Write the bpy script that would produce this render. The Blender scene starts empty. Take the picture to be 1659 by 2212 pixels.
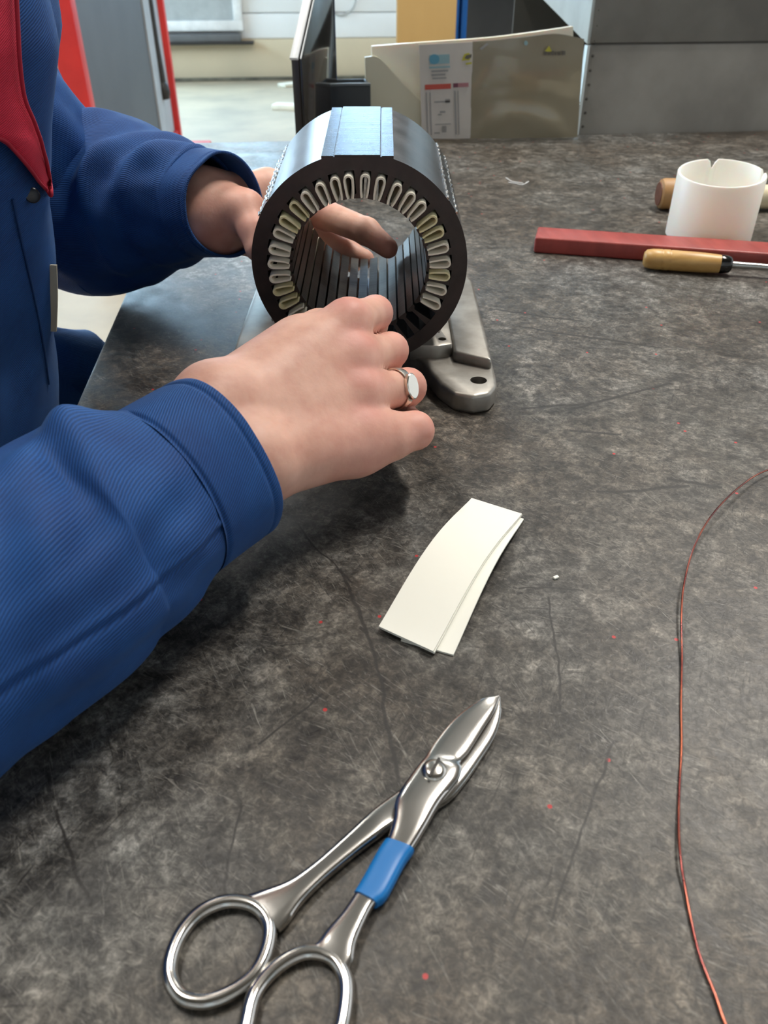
import bpy, bmesh, math, random
import numpy as np
from mathutils import Vector, Matrix, noise as mnoise

random.seed(7)
SC = bpy.context.scene
COL = SC.collection
PI = math.pi
BZ = 0.85            # height of the bench top above the floor
CAMH = 0.28          # camera height above the bench top
FPX = 1720.0         # focal length in pixels of the 1659 x 2212 frame
TILT = math.radians(35.6)
YAW = math.radians(6.0)

# ------------------------------------------------------------------ camera
cam = bpy.data.cameras.new('camera')
cam.sensor_fit = 'VERTICAL'
cam.sensor_height = 36.0
cam.lens = FPX / 2212 * 36.0
cam.clip_start = 0.01
cam.clip_end = 100
cam.dof.use_dof = True
cam.dof.focus_distance = 0.5
cam.dof.aperture_fstop = 15
camo = bpy.data.objects.new('camera', cam)
COL.objects.link(camo)
camo.location = (0, 0, BZ + CAMH)
camo.rotation_euler = (PI / 2 - TILT, 0, -YAW)
SC.camera = camo
SC.view_settings.view_transform = 'Standard'
SC.view_settings.look = 'None'
SC.view_settings.gamma = 1.0
SC.view_settings.use_curve_mapping = False
SC.view_settings.exposure = 0.66

# ------------------------------------------------------------------ world and room light
W = bpy.data.worlds.new('world')
SC.world = W
W.use_nodes = True
W.node_tree.nodes['Background'].inputs[0].default_value = (0.80, 0.88, 1.0, 1)
W.node_tree.nodes['Background'].inputs[1].default_value = 1.0

WIN_BACK = (0.52, 0.79, 1.0, 17.0)      # colour and strength of the daylight in the windows
WIN_SIDE = (0.95, 0.97, 1.0, 1.0)
WIN_REAR = (1.0, 0.95, 0.88, 0.3)
LAMP_POWER = (60, 98, 11, 13, 4, 4)
ROOM = dict(x0=-4.6, x1=5.6, y0=-3.6, y1=9.187, z1=4.6)


def at(px, py, w=None, z=None, d=None):
    """a point of the place seen at a pixel: by its height over the bench (z), its depth along the lens axis (w) or its forward distance (d)"""
    u = (px - 829.5) / FPX
    v = (py - 1106) / FPX
    D = math.cos(TILT) - v * math.sin(TILT)
    Z = -math.sin(TILT) - v * math.cos(TILT)
    if w is None:
        w = (z - CAMH) / Z if z is not None else d / D
    L, D, Z = u * w, D * w, Z * w
    return Vector((L * math.cos(YAW) + D * math.sin(YAW), -L * math.sin(YAW) + D * math.cos(YAW), BZ + CAMH + Z))


def LD(L, d, z):
    """point by sideways offset, forward distance and height over the bench"""
    return Vector((L * math.cos(YAW) + d * math.sin(YAW), -L * math.sin(YAW) + d * math.cos(YAW), BZ + z))


# ------------------------------------------------------------------ materials
def nodes_of(m):
    m.use_nodes = True
    nt = m.node_tree
    return nt, nt.nodes, nt.links, nt.nodes['Principled BSDF']


def ramp(N, stops):
    r = N.new('ShaderNodeValToRGB')
    e = r.color_ramp.elements
    while len(e) < len(stops):
        e.new(0.5)
    for i, (p, c) in enumerate(stops):
        e[i].position = p
        e[i].color = (c[0], c[1], c[2], 1) if not isinstance(c, (int, float)) else (c, c, c, 1)
    return r


def noise_node(N, Lk, vec, scale, detail=4, rough=0.55, dist=0.0):
    n = N.new('ShaderNodeTexNoise')
    n.inputs['Scale'].default_value = scale
    n.inputs['Detail'].default_value = detail
    n.inputs['Roughness'].default_value = rough
    n.inputs['Distortion'].default_value = dist
    if vec is not None:
        Lk.new(vec, n.inputs['Vector'])
    return n


def mapped(N, Lk, rot=0.0, scale=(1, 1, 1), out='Object'):
    tc = N.new('ShaderNodeTexCoord')
    mp = N.new('ShaderNodeMapping')
    mp.inputs['Rotation'].default_value = (0, 0, rot)
    mp.inputs['Scale'].default_value = scale
    src = tc.outputs[out]
    if rot and tuple(scale) != (1, 1, 1):      # turn first, then stretch along the turned axes
        m0 = N.new('ShaderNodeMapping')
        m0.inputs['Rotation'].default_value = (0, 0, rot)
        mp.inputs['Rotation'].default_value = (0, 0, 0)
        Lk.new(src, m0.inputs['Vector'])
        src = m0.outputs[0]
    Lk.new(src, mp.inputs['Vector'])
    return mp.outputs[0]


def mix(N, Lk, fac, a, b, mode='MIX'):
    m = N.new('ShaderNodeMix')
    m.data_type = 'RGBA'
    m.blend_type = mode
    for sock, val in ((m.inputs[0], fac), (m.inputs[6], a), (m.inputs[7], b)):
        if hasattr(val, 'is_linked') or hasattr(val, 'node'):
            Lk.new(val, sock)
        elif isinstance(val, (int, float)):
            sock.default_value = val
        else:
            sock.default_value = (*val, 1)
    return m.outputs[2]


def mat(name, col, rough=0.5, metal=0.0, col2=None, nscale=8.0, ndetail=5, bump=0.0, bscale=60.0, spec=0.5,
        rough2=None, coat=0.0, stretch=(1, 1, 1), trans=0.0, sss=0.0, sss_r=(0.01, 0.004, 0.002), lo=0.35, hi=0.65):
    m = bpy.data.materials.new(name)
    nt, N, Lk, b = nodes_of(m)
    b.inputs['Roughness'].default_value = rough
    b.inputs['Metallic'].default_value = metal
    b.inputs['Specular IOR Level'].default_value = spec
    b.inputs['Coat Weight'].default_value = coat
    b.inputs['Transmission Weight'].default_value = trans
    if sss:
        b.inputs['Subsurface Weight'].default_value = sss
        b.inputs['Subsurface Radius'].default_value = sss_r
        b.inputs['Subsurface Scale'].default_value = 1.0
    c2 = col2 if col2 is not None else tuple(x * 0.82 for x in col)
    vec = mapped(N, Lk, 0, stretch)
    n = noise_node(N, Lk, vec, nscale, ndetail)
    r = ramp(N, [(lo, c2), (hi, col)])
    Lk.new(n.outputs[0], r.inputs[0])
    Lk.new(r.outputs[0], b.inputs['Base Color'])
    if rough2 is not None:
        mr = N.new('ShaderNodeMapRange')
        mr.inputs['To Min'].default_value = rough
        mr.inputs['To Max'].default_value = rough2
        Lk.new(n.outputs[0], mr.inputs[0])
        Lk.new(mr.outputs[0], b.inputs['Roughness'])
    if bump:
        n2 = noise_node(N, Lk, vec, bscale, 4)
        bp = N.new('ShaderNodeBump')
        bp.inputs['Strength'].default_value = bump
        bp.inputs['Distance'].default_value = 0.002
        Lk.new(n2.outputs[0], bp.inputs['Height'])
        Lk.new(bp.outputs[0], b.inputs['Normal'])
    return m


def emit(name, col, strength):
    m = bpy.data.materials.new(name)
    m.use_nodes = True
    N = m.node_tree.nodes
    N.remove(N['Principled BSDF'])
    e = N.new('ShaderNodeEmission')
    e.inputs[0].default_value = (*col, 1)
    e.inputs[1].default_value = strength
    m.node_tree.links.new(e.outputs[0], N['Material Output'].inputs[0])
    return m


def bench_material():
    m = bpy.data.materials.new('worn_linoleum')
    nt, N, Lk, b = nodes_of(m)
    v = mapped(N, Lk)
    big = noise_node(N, Lk, v, 5.0, 4, 0.6)
    mid = noise_node(N, Lk, v, 38.0, 6, 0.65, 0.6)
    fine = noise_node(N, Lk, v, 330.0, 5, 0.7, 0.8)
    rm = ramp(N, [(0.30, (0.028, 0.025, 0.021)), (0.50, (0.068, 0.062, 0.053)), (0.70, (0.150, 0.141, 0.124))])
    Lk.new(mid.outputs[0], rm.inputs[0])
    rf = ramp(N, [(0.30, 0.30), (0.50, 0.95), (0.70, 2.1)])
    Lk.new(fine.outputs[0], rf.inputs[0])
    c = mix(N, Lk, 1.0, rm.outputs[0], rf.outputs[0], 'MULTIPLY')
    blot = noise_node(N, Lk, v, 125.0, 4, 0.6, 0.4)
    rbl = ramp(N, [(0.36, 0.45), (0.52, 1.0), (0.68, 1.55)])
    Lk.new(blot.outputs[0], rbl.inputs[0])
    c = mix(N, Lk, 1.0, c, rbl.outputs[0], 'MULTIPLY')
    rb = ramp(N, [(0.36, (0.70, 0.58, 0.48)), (0.50, (1.0, 0.96, 0.92)), (0.64, (1.20, 1.26, 1.33))])  # blue reflection tinted into the cool patches, brown is the linoleum's own
    Lk.new(big.outputs[0], rb.inputs[0])
    c = mix(N, Lk, 1.0, c, rb.outputs[0], 'MULTIPLY')
    # short pale scuffs and dark rubs in many directions, broken up by a coarser mask
    for rot, sc_, lo, hi, colr, ms in ((0.5, (70, 620, 1), 0.59, 0.72, (0.25, 0.235, 0.205), 24), (-0.75, (560, 70, 1), 0.59, 0.72, (0.24, 0.225, 0.20), 31),
                                 (1.25, (60, 700, 1), 0.60, 0.73, (0.26, 0.25, 0.22), 19), (2.1, (55, 520, 1), 0.57, 0.67, (0.016, 0.014, 0.012), 15),
                                 (0.1, (30, 300, 1), 0.61, 0.70, (0.022, 0.019, 0.017), 12), (-0.35, (260, 24, 1), 0.62, 0.72, (0.020, 0.018, 0.016), 17)):
        vv = mapped(N, Lk, rot, sc_)
        n = noise_node(N, Lk, vv, 1.0, 3, 0.6, 1.6)
        rr = ramp(N, [(lo, 0.0), (hi, 0.8)])
        Lk.new(n.outputs[0], rr.inputs[0])
        msk = noise_node(N, Lk, v, ms, 3, 0.6, 0.5)
        rk = ramp(N, [(0.42, 0.0), (0.60, 1.0)])
        Lk.new(msk.outputs[0], rk.inputs[0])
        mm = N.new('ShaderNodeMath'); mm.operation = 'MULTIPLY'
        Lk.new(rr.outputs[0], mm.inputs[0]); Lk.new(rk.outputs[0], mm.inputs[1])
        c = mix(N, Lk, mm.outputs[0], c, colr)
    # tiny specks of red paint
    vo = N.new('ShaderNodeTexVoronoi')
    vo.voronoi_dimensions = '2D'
    vo.inputs['Scale'].default_value = 34.0
    Lk.new(v, vo.inputs['Vector'])
    less = N.new('ShaderNodeMath'); less.operation = 'LESS_THAN'; less.inputs[1].default_value = 0.034
    Lk.new(vo.outputs['Distance'], less.inputs[0])
    sep = N.new('ShaderNodeSeparateColor'); Lk.new(vo.outputs['Color'], sep.inputs[0])
    pick = N.new('ShaderNodeMath'); pick.operation = 'GREATER_THAN'; pick.inputs[1].default_value = 0.84
    Lk.new(sep.outputs[0], pick.inputs[0])
    mu = N.new('ShaderNodeMath'); mu.operation = 'MULTIPLY'
    Lk.new(less.outputs[0], mu.inputs[0]); Lk.new(pick.outputs[0], mu.inputs[1])
    c = mix(N, Lk, mu.outputs[0], c, (0.45, 0.03, 0.03))
    # long knife cuts, each with its own place on the bench
    cuts = [((735, 1228), (800, 1392)), ((800, 1392), (832, 1545)), ((832, 1545), (862, 1690)), ((1115, 705), (1430, 752)), ((1290, 1064), (1490, 1050)), ((1056, 668), (1260, 695)), ((1225, 885), (1450, 828)), ((1125, 882), (1262, 872)), ((1230, 928), (1342, 940)), ((1440, 1034), (1560, 1052)),
            ((480, 1930), (520, 1740)), ((1210, 1540), (1190, 1290)), ((1300, 520), (1420, 505)), ((640, 1130), (760, 1260)),
            ((1120, 1270), (1260, 1275)), ((1180, 1985), (1330, 1600)), ((120, 1750), (190, 1960)), ((700, 1500), (560, 1610))]
    tcx = N.new('ShaderNodeTexCoord')
    for k, (p, q) in enumerate(cuts):
        A = at(*p, z=0); B = at(*q, z=0)
        A.z = B.z = 0
        e = B - A
        mp = N.new('ShaderNodeMapping'); mp.vector_type = 'TEXTURE'
        mp.inputs['Location'].default_value = A
        mp.inputs['Rotation'].default_value = (0, 0, math.atan2(e.y, e.x))
        Lk.new(tcx.outputs['Object'], mp.inputs['Vector'])
        wob = noise_node(N, Lk, tcx.outputs['Object'], 30.0, 2)
        sx = N.new('ShaderNodeSeparateXYZ'); Lk.new(mp.outputs[0], sx.inputs[0])
        wy = N.new('ShaderNodeMath'); wy.operation = 'MULTIPLY_ADD'
        Lk.new(wob.outputs[0], wy.inputs[0]); wy.inputs[1].default_value = 0.010; Lk.new(sx.outputs[1], wy.inputs[2])
        ws = N.new('ShaderNodeMath'); ws.operation = 'SUBTRACT'; Lk.new(wy.outputs[0], ws.inputs[0]); ws.inputs[1].default_value = 0.005
        ab = N.new('ShaderNodeMath'); ab.operation = 'ABSOLUTE'; Lk.new(ws.outputs[0], ab.inputs[0])
        l1 = N.new('ShaderNodeMapRange'); Lk.new(ab.outputs[0], l1.inputs[0])
        wd = 0.0013 if k < 3 else (0.0021 if k < 10 else 0.0008)
        l1.inputs['From Min'].default_value = wd * 0.4; l1.inputs['From Max'].default_value = wd
        l1.inputs['To Min'].default_value = 0.85; l1.inputs['To Max'].default_value = 0.0
        g1 = N.new('ShaderNodeMath'); g1.operation = 'GREATER_THAN'; Lk.new(sx.outputs[0], g1.inputs[0]); g1.inputs[1].default_value = 0
        g2 = N.new('ShaderNodeMath'); g2.operation = 'LESS_THAN'; Lk.new(sx.outputs[0], g2.inputs[0]); g2.inputs[1].default_value = e.length
        m1 = N.new('ShaderNodeMath'); m1.operation = 'MULTIPLY'; Lk.new(g1.outputs[0], m1.inputs[0]); Lk.new(g2.outputs[0], m1.inputs[1])
        m2 = N.new('ShaderNodeMath'); m2.operation = 'MULTIPLY'; Lk.new(m1.outputs[0], m2.inputs[0]); Lk.new(l1.outputs[0], m2.inputs[1])
        c = mix(N, Lk, m2.outputs[0], c, (0.018, 0.016, 0.014))
    Lk.new(c, b.inputs['Base Color'])
    rr = ramp(N, [(0.3, 0.36), (0.7, 0.54)])
    Lk.new(mid.outputs[0], rr.inputs[0])
    Lk.new(rr.outputs[0], b.inputs['Roughness'])
    b.inputs['Specular IOR Level'].default_value = 0.5
    bp = N.new('ShaderNodeBump'); bp.inputs['Strength'].default_value = 0.22; bp.inputs['Distance'].default_value = 0.001
    Lk.new(fine.outputs[0], bp.inputs['Height'])
    Lk.new(bp.outputs[0], b.inputs['Normal'])
    return m


def twill(name, col, col2, line=0.0013, gloss=0.0):
    """diagonal work-wear weave on UVs given in metres"""
    m = bpy.data.materials.new(name)
    nt, N, Lk, b = nodes_of(m)
    uv = mapped(N, Lk, math.radians(58), (1, 1, 1), 'UV')
    wv = N.new('ShaderNodeTexWave')
    wv.bands_direction = 'X'
    wv.inputs['Scale'].default_value = 0.314 / line
    wv.inputs['Distortion'].default_value = 1.2
    wv.inputs['Detail'].default_value = 1.5
    wv.inputs['Detail Scale'].default_value = 2.0
    Lk.new(uv, wv.inputs['Vector'])
    tc = N.new('ShaderNodeTexCoord')
    n = noise_node(N, Lk, tc.outputs['Object'], 26.0, 5, 0.6)
    r = ramp(N, [(0.35, col2), (0.68, col)])
    Lk.new(n.outputs[0], r.inputs[0])
    rw = ramp(N, [(0.1, 0.70), (0.9, 1.30)])
    Lk.new(wv.outputs[0], rw.inputs[0])
    c = mix(N, Lk, 1.0, r.outputs[0], rw.outputs[0], 'MULTIPLY')
    Lk.new(c, b.inputs['Base Color'])
    b.inputs['Roughness'].default_value = 0.72
    b.inputs['Specular IOR Level'].default_value = 0.35
    b.inputs['Sheen Weight'].default_value = 0.05
    b.inputs['Sheen Roughness'].default_value = 0.4
    b.inputs['Sheen Tint'].default_value = (0.5, 0.75, 1.0, 1)
    bp = N.new('ShaderNodeBump'); bp.inputs['Strength'].default_value = 0.35; bp.inputs['Distance'].default_value = 0.0006
    Lk.new(wv.outputs[0], bp.inputs['Height'])
    Lk.new(bp.outputs[0], b.inputs['Normal'])
    return m


def skin_material():
    m = bpy.data.materials.new('skin')
    nt, N, Lk, b = nodes_of(m)
    tc = N.new('ShaderNodeTexCoord')
    n = noise_node(N, Lk, tc.outputs['Object'], 55.0, 4, 0.55)
    r = ramp(N, [(0.32, (0.60, 0.315, 0.235)), (0.68, (0.74, 0.445, 0.345))])
    Lk.new(n.outputs[0], r.inputs[0])
    a = N.new('ShaderNodeAttribute'); a.attribute_name = 'flush'
    c = mix(N, Lk, a.outputs['Fac'], r.outputs[0], (0.64, 0.235, 0.205))
    n2 = noise_node(N, Lk, tc.outputs['Object'], 420.0, 3, 0.6)
    bp = N.new('ShaderNodeBump'); bp.inputs['Strength'].default_value = 0.12; bp.inputs['Distance'].default_value = 0.0008
    Lk.new(n2.outputs[0], bp.inputs['Height'])
    Lk.new(bp.outputs[0], b.inputs['Normal'])
    Lk.new(c, b.inputs['Base Color'])
    b.inputs['Roughness'].default_value = 0.52
    b.inputs['Specular IOR Level'].default_value = 0.4
    b.inputs['Subsurface Weight'].default_value = 0.25
    b.inputs['Subsurface Radius'].default_value = (1.0, 0.35, 0.2)
    b.inputs['Subsurface Scale'].default_value = 0.004
    return m


def lamination_material(name, col, col2, rough, metal, axis_scale=900):
    m = bpy.data.materials.new(name)
    nt, N, Lk, b = nodes_of(m)
    v = mapped(N, Lk, 0, (3, axis_scale, 3))
    n = noise_node(N, Lk, v, 1.0, 3, 0.6)
    v2 = mapped(N, Lk)
    n2 = noise_node(N, Lk, v2, 45.0, 5, 0.6)
    r = ramp(N, [(0.35, col2), (0.65, col)])
    Lk.new(n2.outputs[0], r.inputs[0])
    Lk.new(r.outputs[0], b.inputs['Base Color'])
    b.inputs['Metallic'].default_value = metal
    mr = N.new('ShaderNodeMapRange'); mr.inputs['To Min'].default_value = rough * 0.75; mr.inputs['To Max'].default_value = rough * 1.3
    Lk.new(n2.outputs[0], mr.inputs[0]); Lk.new(mr.outputs[0], b.inputs['Roughness'])
    bp = N.new('ShaderNodeBump'); bp.inputs['Strength'].default_value = 0.25; bp.inputs['Distance'].default_value = 0.0006
    Lk.new(n.outputs[0], bp.inputs['Height']); Lk.new(bp.outputs[0], b.inputs['Normal'])
    return m


M = dict(
    bench=bench_material(),
    bench_side=mat('bench_edge', (0.03, 0.028, 0.026), 0.6),
    bench_leg=mat('bench_leg_paint', (0.10, 0.12, 0.14), 0.5),
    floor=mat('concrete_floor', (0.48, 0.395, 0.275), 0.65, col2=(0.34, 0.285, 0.21), nscale=1.6, ndetail=8, bump=0.1),
    plinth=mat('painted_plinth', (0.62, 0.52, 0.36), 0.7, col2=(0.54, 0.46, 0.32), nscale=1.2),
    wall=mat('white_wall_paint', (0.80, 0.81, 0.80), 0.6, col2=(0.74, 0.75, 0.74), nscale=2.0),
    ceiling=mat('ceiling_panels', (0.17, 0.14, 0.11), 0.8, col2=(0.12, 0.10, 0.08), nscale=1.0),
    dirt=mat('floor_dirt', (0.16, 0.15, 0.11), 0.9, col2=(0.07, 0.065, 0.05), nscale=9),
    winframe=mat('window_frame_paint', (0.75, 0.76, 0.76), 0.5),
    win_back=emit('daylight_back', WIN_BACK[:3], WIN_BACK[3]),
    win_mid=emit('daylight_shaded', (0.42, 0.68, 1.0), 8.0),
    win_side=emit('daylight_side', WIN_SIDE[:3], WIN_SIDE[3]),
    win_rear=emit('daylight_rear', WIN_REAR[:3], WIN_REAR[3]),
    tube=emit('lamp_tube', (1.0, 0.95, 0.86), 3.0),
    lampbody=mat('lamp_housing', (0.7, 0.7, 0.68), 0.4),
    board=mat('grey_board', (0.42, 0.45, 0.45), 0.5),
    board_frame=mat('white_frame', (0.85, 0.86, 0.85), 0.4),
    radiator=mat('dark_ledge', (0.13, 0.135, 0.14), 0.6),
    red=mat('red_paint', (0.72, 0.035, 0.03), 0.45, col2=(0.55, 0.025, 0.025), nscale=5),
    grey_panel=mat('grey_panel_paint', (0.082, 0.090, 0.092), 0.6, col2=(0.066, 0.073, 0.076), nscale=3),
    pale_strip=mat('pale_grey_strip', (0.42, 0.45, 0.46), 0.5),
    black_rubber=mat('black_rubber', (0.025, 0.023, 0.02), 0.5),
    black_gloss=mat('black_gloss', (0.012, 0.012, 0.013), 0.12, col2=(0.02, 0.018, 0.016), coat=0.5),
    brown_edge=mat('dark_edge', (0.05, 0.042, 0.036), 0.35, col2=(0.025, 0.02, 0.018), nscale=30, stretch=(1, 1, .1)),
    white_edge=mat('white_enamel', (0.9, 0.93, 0.94), 0.2, coat=0.5),
    teal_black=mat('dark_teal', (0.012, 0.018, 0.022), 0.4),
    cream=mat('cream_plastic', (0.72, 0.66, 0.52), 0.5),
    wire_grey=mat('thin_grey_cable', (0.45, 0.45, 0.43), 0.5),
    tan=mat('tan_board', (0.62, 0.40, 0.15), 0.6, col2=(0.55, 0.35, 0.13), nscale=4, stretch=(1, 1, .3)),
    blue_steel=mat('blue_paint', (0.015, 0.13, 0.46), 0.4),
    dark_shelf=mat('dark_grey_shelf', (0.085, 0.088, 0.085), 0.7),
    pale_pole=mat('pale_pole', (0.55, 0.60, 0.62), 0.4),
    slate=mat('slate_paint', (0.14, 0.17, 0.185), 0.5),
    galv=mat('galvanised_sheet', (0.30, 0.29, 0.265), 0.55, metal=0.35, col2=(0.215, 0.205, 0.185), nscale=7, ndetail=8, rough2=0.7),
    galv_pale=mat('galvanised_flange', (0.62, 0.68, 0.68), 0.4, metal=0.3, col2=(0.52, 0.57, 0.57), nscale=9),
    galv_dark=mat('sheet_joint', (0.10, 0.095, 0.085), 0.7),
    pp_white=mat('white_polypropylene', (0.82, 0.80, 0.68), 0.35, col2=(0.78, 0.76, 0.66), nscale=3, sss=0.2),
    pp_cream=mat('cream_polypropylene', (0.66, 0.63, 0.48), 0.3, col2=(0.62, 0.59, 0.45), nscale=3),
    stator_face=mat('varnished_lamination', (0.040, 0.026, 0.024), 0.42, col2=(0.020, 0.014, 0.013), nscale=60, bump=0.05, bscale=200),
    stator_out=lamination_material('lamination_stack', (0.21, 0.205, 0.205), (0.12, 0.115, 0.11), 0.30, 0.9),
    tooth=lamination_material('tooth_steel', (0.095, 0.088, 0.078), (0.045, 0.04, 0.034), 0.33, 0.9, 300),
    cleat=lamination_material('cleat_steel', (0.20, 0.22, 0.24), (0.11, 0.12, 0.135), 0.26, 0.95),
    weld=mat('weld_bead', (0.5, 0.48, 0.46), 0.25, 1.0, bump=0.4, bscale=300),
    liner=mat('slot_paper', (0.86, 0.82, 0.69), 0.75, col2=(0.80, 0.76, 0.63), nscale=40),
    liner_yellow=mat('slot_paper_yellowed', (0.78, 0.73, 0.50), 0.75, col2=(0.70, 0.64, 0.30), nscale=60),
    cast=mat('cast_aluminium', (0.42, 0.40, 0.365), 0.36, 0.9, col2=(0.27, 0.25, 0.22), nscale=35, ndetail=8, rough2=0.55, bump=0.08, bscale=160),
    hole=mat('hole_bore', (0.03, 0.025, 0.02), 0.6),
    skin=skin_material(),
    blue=twill('blue_twill', (0.010, 0.070, 0.245), (0.007, 0.046, 0.178)),
    blue_in=mat('sleeve_lining', (0.010, 0.016, 0.030), 0.9),
    blue_leg=twill('blue_trousers', (0.022, 0.10, 0.30), (0.015, 0.075, 0.235)),
    red_cloth=twill('red_collar_cloth', (0.62, 0.022, 0.055), (0.50, 0.017, 0.044), 0.0011),
    beige_cloth=mat('beige_strap', (0.55, 0.50, 0.39), 0.8),
    button=mat('dark_button', (0.015, 0.015, 0.018), 0.35),
    boot=mat('boot_leather', (0.02, 0.018, 0.016), 0.5),
    hair=mat('hair', (0.05, 0.03, 0.018), 0.6),
    silver=mat('silver', (0.78, 0.75, 0.68), 0.25, 1.0),
    chrome=mat('chrome', (0.62, 0.60, 0.57), 0.13, 1.0, col2=(0.56, 0.54, 0.51), nscale=20, rough2=0.2),
    screw=mat('screw_steel', (0.66, 0.63, 0.58), 0.2, 1.0),
    tape=mat('blue_tape', (0.008, 0.175, 0.50), 0.35, col2=(0.006, 0.155, 0.45), nscale=20),
    paper=mat('white_paper', (0.93, 0.92, 0.83), 0.8, col2=(0.91, 0.90, 0.80), nscale=10),
    copper=mat('enamelled_copper', (0.42, 0.12, 0.065), 0.22, 1.0, col2=(0.16, 0.035, 0.03), nscale=35, rough2=0.35, coat=0.4, lo=0.42, hi=0.6),
    cup=mat('white_plastic_cup', (0.88, 0.87, 0.83), 0.4, col2=(0.86, 0.85, 0.80), sss=0.35),
    redbar=mat('red_bar_lacquer', (0.36, 0.060, 0.050), 0.42, col2=(0.27, 0.042, 0.036), nscale=22, bump=0.15, bscale=60, stretch=(3, .6, 1)),
    handle=mat('turned_wood', (0.60, 0.36, 0.12), 0.4, col2=(0.44, 0.24, 0.07), nscale=30, stretch=(0.4, 3, 3)),
    dowel=mat('brown_wood', (0.50, 0.29, 0.12), 0.5, col2=(0.36, 0.19, 0.07), nscale=20),
    endgrain=mat('end_grain', (0.22, 0.09, 0.055), 0.6, col2=(0.15, 0.06, 0.04), nscale=90),
    palewood=mat('pale_wood', (0.78, 0.68, 0.47), 0.5),
    ferrule=mat('ferrule_steel', (0.09, 0.085, 0.08), 0.2, 1.0, col2=(0.05, 0.05, 0.05)),
    shaft=mat('tool_steel', (0.45, 0.44, 0.42), 0.3, 1.0),
    thread=mat('white_thread', (0.75, 0.77, 0.78), 0.7),
    offcut=mat('pale_offcut', (0.80, 0.76, 0.62), 0.7),
)


# ------------------------------------------------------------------ mesh helpers
def link(name, me, m=None, parent=None, smooth=True):
    o = bpy.data.objects.new(name, me)
    COL.objects.link(o)
    if m is not None:
        for x in (m if isinstance(m, (list, tuple)) else [m]):
            me.materials.append(x)
    if smooth:
        me.polygons.foreach_set('use_smooth', [True] * len(me.polygons))
    if parent is not None:
        o.parent = parent
        root = parent
        mw = Matrix.Identity(4)
        chain = []
        while root is not None:
            chain.append(root)
            root = root.parent
        for r in reversed(chain):
            mw = mw @ (r.matrix_parent_inverse if r.parent else Matrix.Identity(4)) @ Matrix.LocRotScale(r.location, r.rotation_euler, None)
        o.matrix_parent_inverse = mw.inverted()
    return o


def sharp(me, angle=35):
    me.set_sharp_from_angle(angle=math.radians(angle))


def from_bm(name, bm, m=None, parent=None, smooth=True, ang=35):
    bmesh.ops.recalc_face_normals(bm, faces=bm.faces[:])
    me = bpy.data.meshes.new(name)
    bm.to_mesh(me)
    bm.free()
    o = link(name, me, m, parent, smooth)
    if smooth:
        sharp(me, ang)
    return o


def from_pd(name, V, Fc, m=None, parent=None, smooth=True, ang=None):
    me = bpy.data.meshes.new(name)
    me.from_pydata([tuple(v) for v in V], [], Fc)
    me.update()
    o = link(name, me, m, parent, smooth)
    if ang:
        sharp(me, ang)
    return o


def tag(o, label, cat=None, group=None, kind=None):
    if label: o['label'] = label
    if cat: o['category'] = cat
    if group: o['group'] = group
    if kind: o['kind'] = kind
    return o


def thing(name, label, cat, loc=(0, 0, 0), group=None):
    o = bpy.data.objects.new(name, None)
    o.empty_display_size = 0.05
    COL.objects.link(o)
    o.location = loc
    return tag(o, label, cat, group)


def struct(o, label=None):
    o['kind'] = 'structure'
    if label: o['label'] = label
    return o


def bm_box(bm, c, s, rotz=0.0, bevel=0.0, R=None, seg=2):
    mtx = Matrix.Translation(Vector(c)) @ (R if R is not None else Matrix.Rotation(rotz, 4, 'Z')) @ Matrix.Diagonal((*s, 1))
    r = bmesh.ops.create_cube(bm, size=1.0, matrix=mtx)
    if bevel:
        es = list({e for v in r['verts'] for e in v.link_edges})
        bmesh.ops.bevel(bm, geom=es, offset=bevel, segments=seg, affect='EDGES', profile=0.5)


def box(name, c, s, m, parent=None, rotz=0.0, bevel=0.0, R=None):
    bm = bmesh.new()
    bm_box(bm, c, s, rotz, bevel, R)
    return from_bm(name, bm, m, parent)


def span(name, a, b, m, parent=None, bevel=0.0):
    a, b = Vector(a), Vector(b)
    return box(name, (a + b) / 2, [abs(x) for x in (b - a)], m, parent, bevel=bevel)


def prism(name, pts, ext, m, parent=None, bevel=0.0, seg=2, ang=35):
    """polygon given as 3-D points, pushed along the vector ext"""
    bm = bmesh.new()
    vs = [bm.verts.new(p) for p in pts]
    f = bm.faces.new(vs)
    r = bmesh.ops.extrude_face_region(bm, geom=[f])
    bmesh.ops.translate(bm, vec=Vector(ext), verts=[g for g in r['geom'] if isinstance(g, bmesh.types.BMVert)])
    if bevel:
        bmesh.ops.bevel(bm, geom=bm.edges[:], offset=bevel, segments=seg, affect='EDGES', profile=0.5)
    return from_bm(name, bm, m, parent, ang=ang)


def catmull(P, n):
    P = [Vector(p) for p in P]
    out = []
    m = len(P) - 1
    for i in range(n + 1):
        t = i / n * m
        k = min(int(t), m - 1)
        f = t - k
        p0 = P[k - 1] if k > 0 else 2 * P[0] - P[1]
        p1, p2 = P[k], P[k + 1]
        p3 = P[k + 2] if k + 2 <= m else 2 * P[m] - P[m - 1]
        out.append(0.5 * (2 * p1 + (p2 - p0) * f + (2 * p0 - 5 * p1 + 4 * p2 - p3) * f * f + (3 * p1 - p0 - 3 * p2 + p3) * f ** 3))
    return out


def lerp_list(vals, t):
    """smooth value along a list of (t, v) keys"""
    for (t0, v0), (t1, v1) in zip(vals, vals[1:]):
        if t <= t1:
            f = (t - t0) / (t1 - t0) if t1 > t0 else 0
            f = max(0, min(1, f))
            f = f * f * (3 - 2 * f)
            return v0 + (v1 - v0) * f
    return vals[-1][1]


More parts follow.
